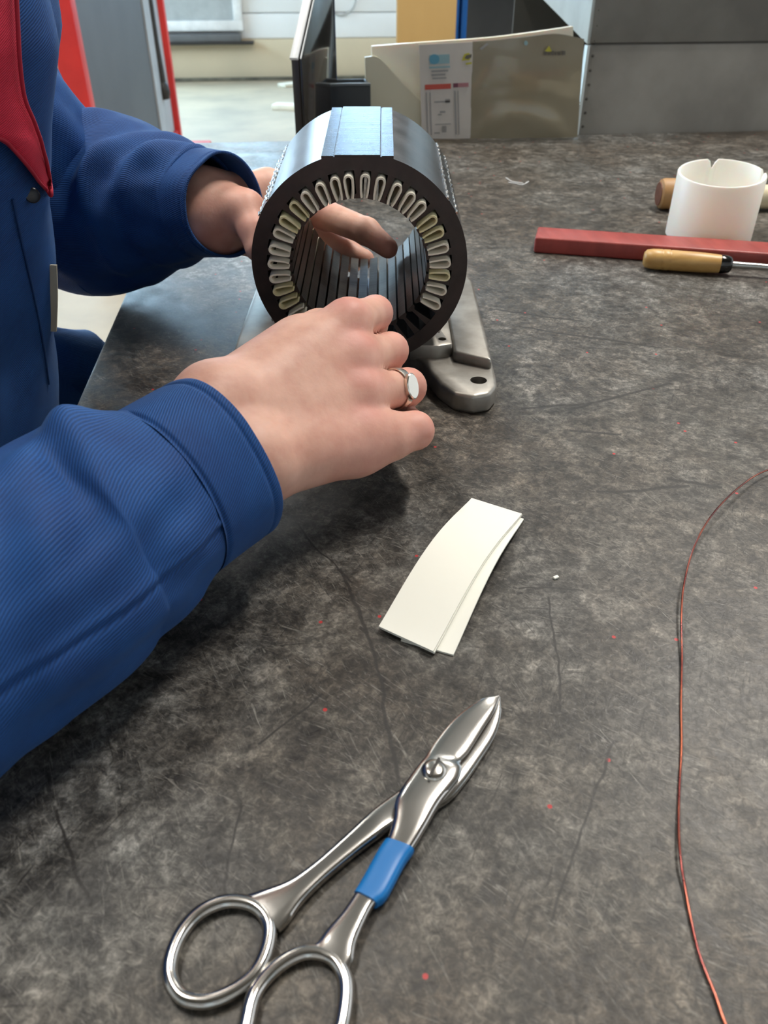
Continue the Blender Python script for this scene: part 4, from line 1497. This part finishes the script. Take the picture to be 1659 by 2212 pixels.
chainsR = [
    ([mcp[0], px(811, 676, .503), px(806, 702, .528), px(792, 706, .548)], [.0120, .0104, .0092, .0078]),
    ([mcp[1], px(843, 757, .497), px(838, 776, .522), px(812, 756, .542)], [.0120, .0108, .0094, .0080]),
    ([mcp[2], px(880, 836, .484), px(878, 848, .510), px(846, 822, .528)], [.0118, .0110, .0095, .0080]),
    ([mcp[3], px(896, 930, .466), px(900, 924, .488), px(880, 900, .504)], [.0118, .0108, .0090, .0076]),
    ([px(590, 850, .462), px(690, 752, .498), px(762, 722, .528), px(788, 708, .550)], [.0170, .0130, .0118, .0098]),
]
for J, r in chainsR:
    body.fingers.append(([bone(J[i], J[i + 1], r[i], r[i + 1]) for i in range(3)], .004, .009))
for J, r in chainsR[:4]:
    knuckles += [(J[0] - np.array([0, 0, -.010]), .013, .65), (J[1], .013, .75)]
knuckles += [(px(930, 930, .455), .02, .4), (px(800, 990, .44), .03, .35)]
# left hand and arm (the far one)
WL = [px(432, 424, .668), px(440, 474, .664)]
mcpL = [px(578, 402, .716), px(572, 445, .722), px(566, 488, .722), px(560, 524, .716)]
wbL = [px(462, 425, .676), px(462, 448, .676), px(464, 470, .674), px(468, 494, .670)]
for k in range(4):
    body.core.append((bone(wbL[k], mcpL[k], .0185, .0135), .012))
for k in range(2):
    body.core.append((bone(WL[k], wbL[0 if k == 0 else 3], .0205, .0185), .014))
body.core.append((bone(px(470, 468, .662), px(520, 462, .662), .0195, .0170), .014))
FL = px(320, 440, .705)
body.core.append((bone(FL + np.array([0, 0, .006]), WL[0], .030, .0205), .014))
body.core.append((bone(FL - np.array([0, 0, .006]), WL[1], .030, .0205), .014))
ELB_L = px(205, 445, .728); SH_L = ld(-.375, .700, .250)
body.core.append((bone(ELB_L, FL, .037, .034), .02))
body.core.append((bone(SH_L, ELB_L, .050, .038), .02))
chainsL = [
    ([mcpL[0], px(700, 462, .712), px(792, 500, .682), px(838, 536, .670)], [.0135, .0125, .0112, .0085]),
    ([mcpL[1], px(685, 515, .728), px(752, 545, .718), px(788, 560, .714)], [.0135, .0120, .0105, .0085]),
    ([mcpL[2], px(668, 545, .734), px(728, 560, .728), px(764, 568, .728)], [.0130, .0112, .0098, .0085]),
    ([mcpL[3], px(640, 575, .736), px(690, 590, .738), px(715, 598, .738)], [.0120, .0105, .0092, .0080]),
    ([px(492, 452, .662), px(530, 455, .652), px(550, 500, .644), px(556, 538, .640)], [.0190, .0160, .0125, .0100]),
]
for J, r in chainsL:
    body.fingers.append(([bone(J[i], J[i + 1], r[i], r[i + 1]) for i in range(3)], .004, .010))
knuckles += [(chainsL[0][0][1], .016, .5), (chainsL[0][0][3], .014, .6), (chainsL[4][0][1], .02, .3), (chainsL[4][0][2], .016, .5), (px(470, 520, .66), .03, .4)]
# trunk, neck and head under the clothes
CH = ld(-.335, .50, .27); HIP = ld(-.43, .50, -.26); NK = ld(-.318, .50, .40); HD = ld(-.262, .505, .545)
body.core.append((bone(SH_R, SH_L, .055, .055), .03))
body.core.append((bone(ld(-.34, .42, .22), ld(-.34, .58, .22), .085, .085), .03))
body.core.append((bone(ld(-.35, .50, .18), HIP, .095, .11), .03))
body.core.append((bone(CH, NK, .060, .052), .03))
body.core.append((bone(NK, HD + np.array([-.01, 0, -.05]), .052, .058), .02))
up_ = np.array([0, 0, 1.0]); fw_ = ld(1, 0, 0) - ld(0, 0, 0); sd_ = ld(0, 1, 0) - ld(0, 0, 0)
fwd_h = fw_ * .80 - up_ * .6; uph = up_ * .80 + fw_ * .6       # the head looks down at the work
hp = lambda f, s, u: HD + fwd_h * f + sd_ * s + uph * u
body.core.append((bone(hp(-.03, 0, .045), hp(.025, 0, .045), .088, .078), .03))
body.core.append((bone(hp(.045, 0, -.01), hp(.05, 0, -.065), .052, .034), .03))
body.core.append((bone(hp(.095, 0, .030), hp(.118, 0, -.008), .008, .012), .012))
body.core.append((bone(hp(.094, 0, -.040), hp(.097, 0, -.040), .013, .013), .012))
for s in (-1, 1):
    body.core.append((bone(hp(.092, s * .022, .045), hp(.085, s * .045, .042), .010, .010), .012))
    body.core.append((bone(hp(.082, s * .032, .018), hp(.086, s * .032, .018), .0125, .0125), .006))
    body.core.append((bone(hp(-.005, s * .078, .030), hp(-.005, s * .080, -.005), .012, .008), .006))

VX, QX = grow(body, 0.0020)
person = thing('person', 'worker in blue jacket with red collar holding the stator in both hands', 'person', (LD(-.42, .5, 0).x, LD(-.42, .5, 0).y, 0))
me = bpy.data.meshes.new('body')
me.vertices.add(len(VX)); me.vertices.foreach_set('co', VX.astype(np.float32).ravel())
me.loops.add(QX.size); me.loops.foreach_set('vertex_index', QX.astype(np.int32).ravel())
me.polygons.add(len(QX)); me.polygons.foreach_set('loop_start', np.arange(0, QX.size, 4, dtype=np.int32))
me.update(calc_edges=True); me.validate()
fl_ = np.zeros(len(VX))
for p, r, s in knuckles:
    fl_ = np.maximum(fl_, s * np.exp(-((VX - p) ** 2).sum(1) / r ** 2))
at_ = me.attributes.new('flush', 'FLOAT', 'POINT')
at_.data.foreach_set('value', fl_.astype(np.float32))
link('body', me, M['skin'], person)

# ------------------------------------------------------------------ clothes
def n3(x, y, z=0.0):
    return mnoise.noise(Vector((x, y, z)))


def cloth_tube(name, P, rad, m, parent, s0, s1, na=192, ns=160, fold=None, thick=0.0018, ref=(0, 0, 1), aspect=1.0, grow_=0.0):
    """sleeve round a curve P from arc position s0 to s1 (metres from its first point), with folds and a turned-in hem"""
    C = catmull(P, 400)
    acc = [0.0]
    for i in range(1, len(C)):
        acc.append(acc[-1] + (C[i] - C[i - 1]).length)
    total = acc[-1]
    fr = frames(C, ref)

    def sample(s):
        s = min(max(s, 0), total - 1e-6)
        i = max(0, int(np.searchsorted(acc, s)) - 1)
        f = (s - acc[i]) / (acc[i + 1] - acc[i])
        c = C[i].lerp(C[i + 1], f)
        t_ = fr[i][0].lerp(fr[i + 1][0], f).normalized()
        sd = fr[i][1].lerp(fr[i + 1][1], f).normalized()
        u_ = sd.cross(t_).normalized()
        return c, sd, u_
    V, Fc, UV = [], [], []
    rows = []
    ss = [s0 + (s1 - s0) * i / ns for i in range(ns + 1)]
    lay = [(s, 0.0) for s in ss]
    # turned-in hem: go back inside
    hem = [(s0 + d_, -thick) for d_ in (0.0, 0.006, 0.03)]
    lay = list(reversed(hem)) + lay
    for s, off in lay:
        c, sd, u_ = sample(s)
        r = lerp_list(rad, s) + grow_
        for k in range(na):
            a_ = 2 * PI * k / na
            rr = r + off
            if fold and off == 0.0:
                rr += fold(s, a_)
            elif fold:
                rr += fold(s0, a_)
            V.append(c + sd * math.cos(a_) * rr + u_ * math.sin(a_) * rr * aspect)
            UV.append((s, a_ * r))
    n = len(lay)
    for i in range(n - 1):
        for k in range(na):
            k2 = (k + 1) % na
            Fc.append((i * na + k, i * na + k2, (i + 1) * na + k2, (i + 1) * na + k))
    o = from_pd(name, V, Fc, m, parent)
    uvl = o.data.uv_layers.new(name='UVMap')
    co = np.zeros((len(o.data.loops), 2), np.float32)
    vi = np.zeros(len(o.data.loops), np.int32)
    o.data.loops.foreach_get('vertex_index', vi)
    UVa = np.array(UV, np.float32)
    co[:] = UVa[vi]
    # last strip wraps round
    per = vi.reshape(-1, 4)
    wrap = (per % na == na - 1).any(1) & (per % na == 0).any(1)
    rloc = np.array([lerp_list(rad, s) for s, _ in lay], np.float32)
    c4 = co.reshape(-1, 4, 2)
    for q in np.where(wrap)[0]:
        for j in range(4):
            if per[q, j] % na == 0:
                c4[q, j, 1] = 2 * PI * rloc[per[q, j] // na]
    uvl.data.foreach_set('uv', c4.ravel())
    return o


def gauss(x, s):
    return math.exp(-(x / s) ** 2)


def adist(a_, b_):
    return (a_ - b_ + PI) % (2 * PI) - PI


jacket = from_pd('jacket', [(0, 0, 0)], [], None, person)   # filled below with the trunk of the jacket

# --- trunk
TR = [(-.44, -.465, .50, .150, .190), (-.30, -.440, .50, .158, .195), (-.16, -.412, .50, .135, .190), (-.05, -.392, .50, .127, .186), (.05, -.372, .50, .124, .186),
      (.14, -.352, .50, .128, .192), (.235, -.334, .50, .141, .200), (.30, -.328, .50, .140, .195), (.35, -.325, .50, .105, .150), (.385, -.322, .50, .078, .090), (.41, -.32, .50, .068, .072)]


def trunk_key(z):
    for p, q in zip(TR, TR[1:]):
        if z <= q[0]:
            f = (z - p[0]) / (q[0] - p[0])
            return [p[k] + (q[k] - p[k]) * f for k in range(1, 5)]
    return TR[-1][1:]


def trunk_point(phi, z, off=0.0):
    cL, cd, aL, bd = trunk_key(z)
    wob = 0.0
    if z < .33:
        env = min(1, (.33 - z) / .1)
        wob += env * 0.006 * n3(phi * 2.6 + z * 5, z * 4.0, 1.3)
        wob += env * 0.004 * n3(phi * 5.0 - z * 9, z * 7, 4.1)
        # long drag folds running down the front
        wob += env * 0.007 * math.sin(9.0 * phi + 8 * z + 3 * n3(z * 5, 0.3, 1)) * gauss(phi - 0.0, 1.1)
    # open front edge: one side laps over the other
    lap = 0.0035 / (1 + math.exp(-(phi + 0.22) / 0.02)) if z < .35 else 0
    return LD(cL + (aL + wob + lap + off) * math.cos(phi), cd + (bd + wob + off) * math.sin(phi), z)


na, nz = 220, 150
V, Fc, UV = [], [], []
for j in range(nz + 1):
    z = TR[0][0] + (TR[-1][0] - TR[0][0]) * j / nz
    for k in range(na):
        ph = -PI + 2 * PI * k / na
        V.append(trunk_point(ph, z)); UV.append((ph * .17, z))
for j in range(nz):
    for k in range(na):
        k2 = (k + 1) % na
        Fc.append((j * na + k, j * na + k2, (j + 1) * na + k2, (j + 1) * na + k))
me = jacket.data
me.clear_geometry()
me.from_pydata([tuple(v) for v in V], [], Fc)
me.materials.append(M['blue'])
me.polygons.foreach_set('use_smooth', [True] * len(me.polygons))
uvl = me.uv_layers.new(name='UVMap')
vi = np.zeros(len(me.loops), np.int32); me.loops.foreach_get('vertex_index', vi)
uvl.data.foreach_set('uv', np.array(UV, np.float32)[vi].ravel())
from mathutils.bvhtree import BVHTree
TB = BVHTree.FromPolygons([tuple(v) for v in V], Fc)


def on_trunk(x, y, lift):
    o_ = camo.location
    d_ = (at(x, y, w=1.0) - o_).normalized()
    hit = TB.ray_cast(o_, d_)
    if hit[0] is None:
        near_ = TB.find_nearest(o_ + d_ * 0.55)
        p_ = near_[0]
        # the point of the ray closest to the trunk
        t_ = (p_ - o_).dot(d_)
        return o_ + d_ * t_
    return hit[0] - d_ * lift


# --- right sleeve and cuff
PR = [at(470, 992, w=.404), at(370, 1058, w=.387), at(190, 1178, w=.357), at(0, 1300, w=.330), Vector(ELB_R), Vector(ELB_R).lerp(Vector(SH_R), 0.45), Vector(SH_R)]
RR = [(0, .0448), (.035, .0448), (.075, .0500), (.13, .0535), (.20, .060), (.27, .062), (.40, .070), (.60, .085)]


def foldR(s, a_):
    f = 0.0
    if s > 0.034:
        e = min(1, (s - 0.034) / 0.02)
        f += 0.0016 * e
        f += e * 0.0042 * n3(s * 16 + 2.2 * math.cos(a_), 2.6 * math.sin(a_) + s * 4, 3.0)
        f += e * 0.0026 * n3(s * 34 + 1.5 * math.cos(a_ + 1), 2.0 * math.sin(a_ + 1), 8.0)
        # bulge above the wrist seam and slanting drag folds
        f += 0.0055 * gauss(s - 0.062, 0.020) * gauss(adist(a_, 1.3), 0.75)
        for s_c, a_c, amp in ((.075, 1.9, .0035), (.105, 2.1, .0030), (.140, 1.7, .0045), (.18, 2.2, .004)):
            f += amp * gauss(s - s_c - 0.02 * adist(a_, a_c), 0.0085) * gauss(adist(a_, a_c), 0.8)
            f -= amp * 0.7 * gauss(s - s_c - 0.014 - 0.02 * adist(a_, a_c), 0.007) * gauss(adist(a_, a_c), 0.8)
    # lengthwise seam
    sa = adist(a_, 3.02 - 1.4 * (s - 0.1) ** 1 * 0.6) * 0.05
    f += -0.0013 * gauss(sa, 0.0012) + 0.0009 * gauss(sa + 0.0032, 0.0022)
    # seam where the cuff joins
    f += -0.0014 * gauss(s - 0.0365, 0.0012)
    return f


sl = cloth_tube('sleeve', PR, RR, M['blue'], jacket, 0.034, 0.62, na=224, ns=300, fold=foldR, thick=0.003)


def foldRc(s, a_):
    f = 0.0012 * n3(s * 20, 1.6 * math.cos(a_) + 1.6 * math.sin(a_), 5) + 0.0030 * n3(1.1 * math.cos(a_), 1.1 * math.sin(a_), s * 6 + 9)
    f += -0.0009 * gauss(s - 0.0045, 0.0010)
    f += -0.0012 * gauss(s - 0.0365, 0.0012)
    return f


cloth_tube('cuff', PR, RR, M['blue'], sl, 0.0, 0.0385, na=224, ns=60, fold=foldRc, thick=0.0022, grow_=0.0012)

# --- left sleeve and cuff
PL_ = [at(486, 445, w=.652), at(420, 440, w=.676), at(320, 440, w=.705), at(215, 447, w=.728), at(140, 425, w=.730), Vector(ELB_L).lerp(Vector(SH_L), 0.66), Vector(SH_L)]
RL_ = [(0, .0400), (.03, .0420), (.07, .0540), (.11, .0680), (.16, .076), (.22, .066), (.45, .072)]


def foldL(s, a_):
    f = 0.0
    if s > 0.03:
        e = min(1, (s - 0.03) / 0.02)
        f += e * 0.006 * n3(s * 12 + 2.0 * math.cos(a_), 2.2 * math.sin(a_) + s * 3, 13.0)
        f += e * 0.003 * n3(s * 28 + 1.6 * math.cos(a_ + 1), 2.0 * math.sin(a_ + 1), 18.0)
        for s_c, a_c, amp in ((.048, 1.9, .0060), (.085, 2.0, .0065), (.135, 1.8, .0085), (.175, 2.0, .007)):
            f += amp * gauss(s - s_c - 0.03 * adist(a_, a_c), 0.012) * gauss(adist(a_, a_c), 0.9)
            f -= amp * 0.8 * gauss(s - s_c - 0.022 - 0.03 * adist(a_, a_c), 0.011) * gauss(adist(a_, a_c), 0.9)
    f += -0.0012 * gauss(s - 0.0345, 0.0013)
    return f


sl2_ = cloth_tube('sleeve', PL_, RL_, M['blue'], jacket, 0.030, 0.36, na=160, ns=200, fold=foldL, thick=0.003)


def foldLc(s, a_):
    return 0.0035 * n3(1.1 * math.cos(a_), 1.1 * math.sin(a_), s * 6 + 3) - 0.0010 * gauss(s - 0.005, 0.0011)


cloth_tube('cuff', PL_, RL_, M['blue'], sl2_, 0.0, 0.0360, na=160, ns=50, fold=foldLc, thick=0.0022, grow_=0.0012)

# --- red collar leaf, its band round the neck, and the front fastening
edge = [(-60, -70, 34), (-30, -70, 36), (0, -70, 38), (60, -70, 41), (120, -70, 44), (180, -70, 50), (220, -70, 58), (260, -70, 75), (285, -60, 84), (305, 4, 91), (325, 25, 96), (350, 47, 103), (375, 67, 108), (395, 81, 111), (412, 97, 113), (423, 107, 112)]
NC = 16
top_, bot_ = [], []
ysd = [e[0] for e in edge]
rows_ = 48
for i in range(rows_ + 1):
    y = ysd[0] + (ysd[-1] - ysd[0]) * i / rows_
    xl_ = float(np.interp(y, ysd, [e[1] for e in edge])); xr_ = float(np.interp(y, ysd, [e[2] for e in edge]))
    for j in range(NC + 1):
        x = xl_ + (xr_ - xl_) * j / NC
        lift = 0.010 + 0.004 * math.sin(PI * j / NC) - 0.004 * (j / NC) ** 3
        p = on_trunk(x, y, lift)
        top_.append(p)
dn = (camo.location - top_[len(top_) // 2]).normalized()
V = top_ + [p - dn * 0.0032 for p in top_]
S = len(top_)
Fc = []
ix = lambda s, i, j: s * S + i * (NC + 1) + j
for i in range(rows_):
    for j in range(NC):
        Fc.append((ix(0, i, j), ix(0, i + 1, j), ix(0, i + 1, j + 1), ix(0, i, j + 1)))
        Fc.append((ix(1, i, j), ix(1, i, j + 1), ix(1, i + 1, j + 1), ix(1, i + 1, j)))
    for j in (0, NC):
        Fc.append((ix(0, i, j), ix(1, i, j), ix(1, i + 1, j), ix(0, i + 1, j)))
for j in range(NC):
    for i in (0, rows_):
        Fc.append((ix(0, i, j), ix(0, i, j + 1), ix(1, i, j + 1), ix(1, i, j)))
bm = bmesh.new(); me = bpy.data.meshes.new('tmp')
me.from_pydata([tuple(v) for v in V], [], Fc); bm.from_mesh(me); bpy.data.meshes.remove(me)
o = from_bm('collar', bm, M['red_cloth'], jacket, ang=60)
uvl = o.data.uv_layers.new(name='UVMap')
for lp in o.data.loops:
    c = o.data.vertices[lp.vertex_index].co
    uvl.data[lp.index].uv = (c.y, c.z)
o['label'] = 'red collar'
# hem stitching cord along the collar edge
ec = [on_trunk(x, y, 0.0125) for y, x in [(e[0], e[2] - 2) for e in edge]] + [on_trunk(e[1] + 3, e[0] - 3, 0.0125) for e in reversed(edge[8:-1])]
tube('piping', catmull(ec, 90), 0.0011, M['red_cloth'], o, 8, ref=(0.3, -0.9, 0.2))
lathe('collar_band', [(.074, 0), (.079, .004), (.077, .045), (.072, .048), (.070, .044), (.071, .002)], M['red_cloth'], jacket, Matrix.Translation(LD(-.32, .50, .385)), 48, closed=True)
# button below the collar tip and one further down
for bx_, by_ in ((70, 422),):
    p = on_trunk(bx_, by_, 0.002)
    lathe('button', [(0, 0), (.0042, 0), (.0045, .0010), (.0038, .0018), (.0028, .0014), (0, .0012)], M['button'], jacket, axis_matrix(p, camo.location - p), 20)
# placket edge running down the front
pl = [on_trunk(x, y, 0.0015) for x, y in ((28, 430), (42, 500), (58, 570), (74, 640), (88, 710), (98, 770), (106, 830))]
tube('placket_seam', catmull(pl, 60), 0.0007, M['blue'], jacket, 8, ref=(0.3, -0.9, 0.2))
# beige strap at the waist
p0 = on_trunk(112, 572, .003); p1 = on_trunk(114, 645, .003); p2 = on_trunk(112, 715, .003)
sv = Vector((1, -0.2, 0)).normalized()
C = catmull([p0, p1, p2], 16)
V, Fc = [], []
for c in C:
    for sx, sy in ((-.0035, -.001), (.0035, -.001), (.0035, .001), (-.0035, .001)):
        V.append(c + sv * sx + Vector((0, 1, 0)) * sy)
for i in range(16):
    for k in range(4):
        k2 = (k + 1) % 4
        Fc.append((i * 4 + k, i * 4 + k2, (i + 1) * 4 + k2, (i + 1) * 4 + k))
Fc += [(3, 2, 1, 0), (64, 65, 66, 67)]
o = from_pd('strap', V, Fc, M['beige_cloth'], person, smooth=False)
o['label'] = 'beige strap hanging at the waist'

# --- trousers and boots: he sits beside the bench
def limb(name, P, r, m, parent, ref, sd):
    C = catmull(P, 60)
    rad = [lerp_list(r, i / 60) for i in range(61)]
    fr = frames(C, ref)
    V, Fc, UV = [], [], []
    K = 64
    for i, c in enumerate(C):
        _, s, u_ = fr[i]
        for k in range(K):
            a_ = 2 * PI * k / K
            q = rad[i] * (1 + 0.05 * n3(i * 0.18, 1.8 * math.cos(a_), sd) + 0.04 * n3(i * 0.5 + 2 * math.sin(a_), 2 * math.cos(a_), sd + 5))
            V.append(c + s * math.cos(a_) * q + u_ * math.sin(a_) * q); UV.append((i * 0.012, a_ * rad[i]))
    for i in range(60):
        for k in range(K):
            k2 = (k + 1) % K
            Fc.append((i * K + k, i * K + k2, (i + 1) * K + k2, (i + 1) * K + k))
    Fc.append(tuple(range(K - 1, -1, -1))); Fc.append(tuple(60 * K + k for k in range(K)))
    o = from_pd(name, V, Fc, m, parent)
    uvl = o.data.uv_layers.new(name='UVMap')
    for lp in o.data.loops:
        uvl.data[lp.index].uv = UV[lp.vertex_index]
    return o


tr = limb('trousers', [LD(-.47, .50, -.46), LD(-.45, .50, -.36), LD(-.44, .50, -.26)], [(0, .13), (.5, .15), (1, .14)], M['blue_leg'], person, (1, 0, 0), 3)
for sgn, kn, an in ((1, LD(-.318, .728, -.075), LD(-.335, .74, -.74)), (-1, LD(-.36, .32, -.16), LD(-.36, .31, -.74))):
    hip_ = LD(-.46, .50 + sgn * .085, -.30)
    limb('trouser_leg', [hip_, hip_.lerp(kn, .5) + Vector((0, 0, .005)), kn, kn.lerp(an, .3), kn.lerp(an, .65), an], [(0, .085), (.25, .075), (.4, .052), (.6, .055), (.8, .055), (1, .06)], M['blue_leg'], tr, (0.2, 0.9, 0.1), 7 + sgn)
    bm = bmesh.new()
    bmesh.ops.create_uvsphere(bm, u_segments=24, v_segments=16, radius=1, matrix=Matrix.Translation((an.x + .05, an.y, .055)) @ Matrix.Diagonal((.135, .05, .055, 1)))
    bmesh.ops.create_cone(bm, cap_ends=True, segments=24, radius1=.048, radius2=.052, depth=.13, matrix=Matrix.Translation((an.x, an.y, .10)))
    for v in bm.verts:
        if v.co.z < 0.004: v.co.z = 0.0
    from_bm('boot', bm, M['boot'], person)
# --- hair
bm = bmesh.new()
bmesh.ops.create_uvsphere(bm, u_segments=40, v_segments=28, radius=1.0)
Rm = Matrix((Vector(fwd_h), Vector(sd_), Vector(uph))).transposed().to_4x4()
kill = []
for v in bm.verts:
    c = v.co.copy()
    if c.x > 0.45 and c.z < 0.55 or c.z < -0.35: kill.append(v)
    v.co = Rm @ Vector((c.x * .120 - .005, c.y * .095, c.z * .100 + .048)) + Vector(HD) + Vector((0, 0, 0.003 * n3(c.x * 8, c.y * 8, c.z * 8)))
bmesh.ops.delete(bm, geom=kill, context='VERTS')
from_bm('hair', bm, M['hair'], person)

# --- signet ring on the ring finger
J = chainsR[2][0]
ra, rb = Vector(J[0]), Vector(J[1])
rc = ra.lerp(rb, 0.74)
ax = (rb - ra).normalized()
MXr = axis_matrix(rc, ax)
ring = lathe('finger_ring', [(.0117, -.0022), (.0124, -.0024), (.0128, 0), (.0124, .0024), (.0117, .0022)], M['silver'], person, MXr, 48, closed=True)
ring['label'] = 'silver signet ring'
tow = (camo.location - rc).normalized()
nrm = (tow - ax * tow.dot(ax)).normalized()
sdv = ax.cross(nrm).normalized()
V, Fc = [], []
for h, sc_ in ((0.0112, 1.0), (0.0134, 1.0), (0.0140, 0.9)):
    for k in range(28):
        a_ = 2 * PI * k / 28
        V.append(rc + nrm * h + ax * math.cos(a_) * .0048 * sc_ + sdv * math.sin(a_) * .0078 * sc_)
for i in range(2):
    for k in range(28):
        k2 = (k + 1) % 28
        Fc.append((i * 28 + k, i * 28 + k2, (i + 1) * 28 + k2, (i + 1) * 28 + k))
Fc.append(tuple(56 + k for k in range(28))); Fc.append(tuple(range(27, -1, -1)))
from_pd('ring_face', V, Fc, M['silver'], ring, ang=30)
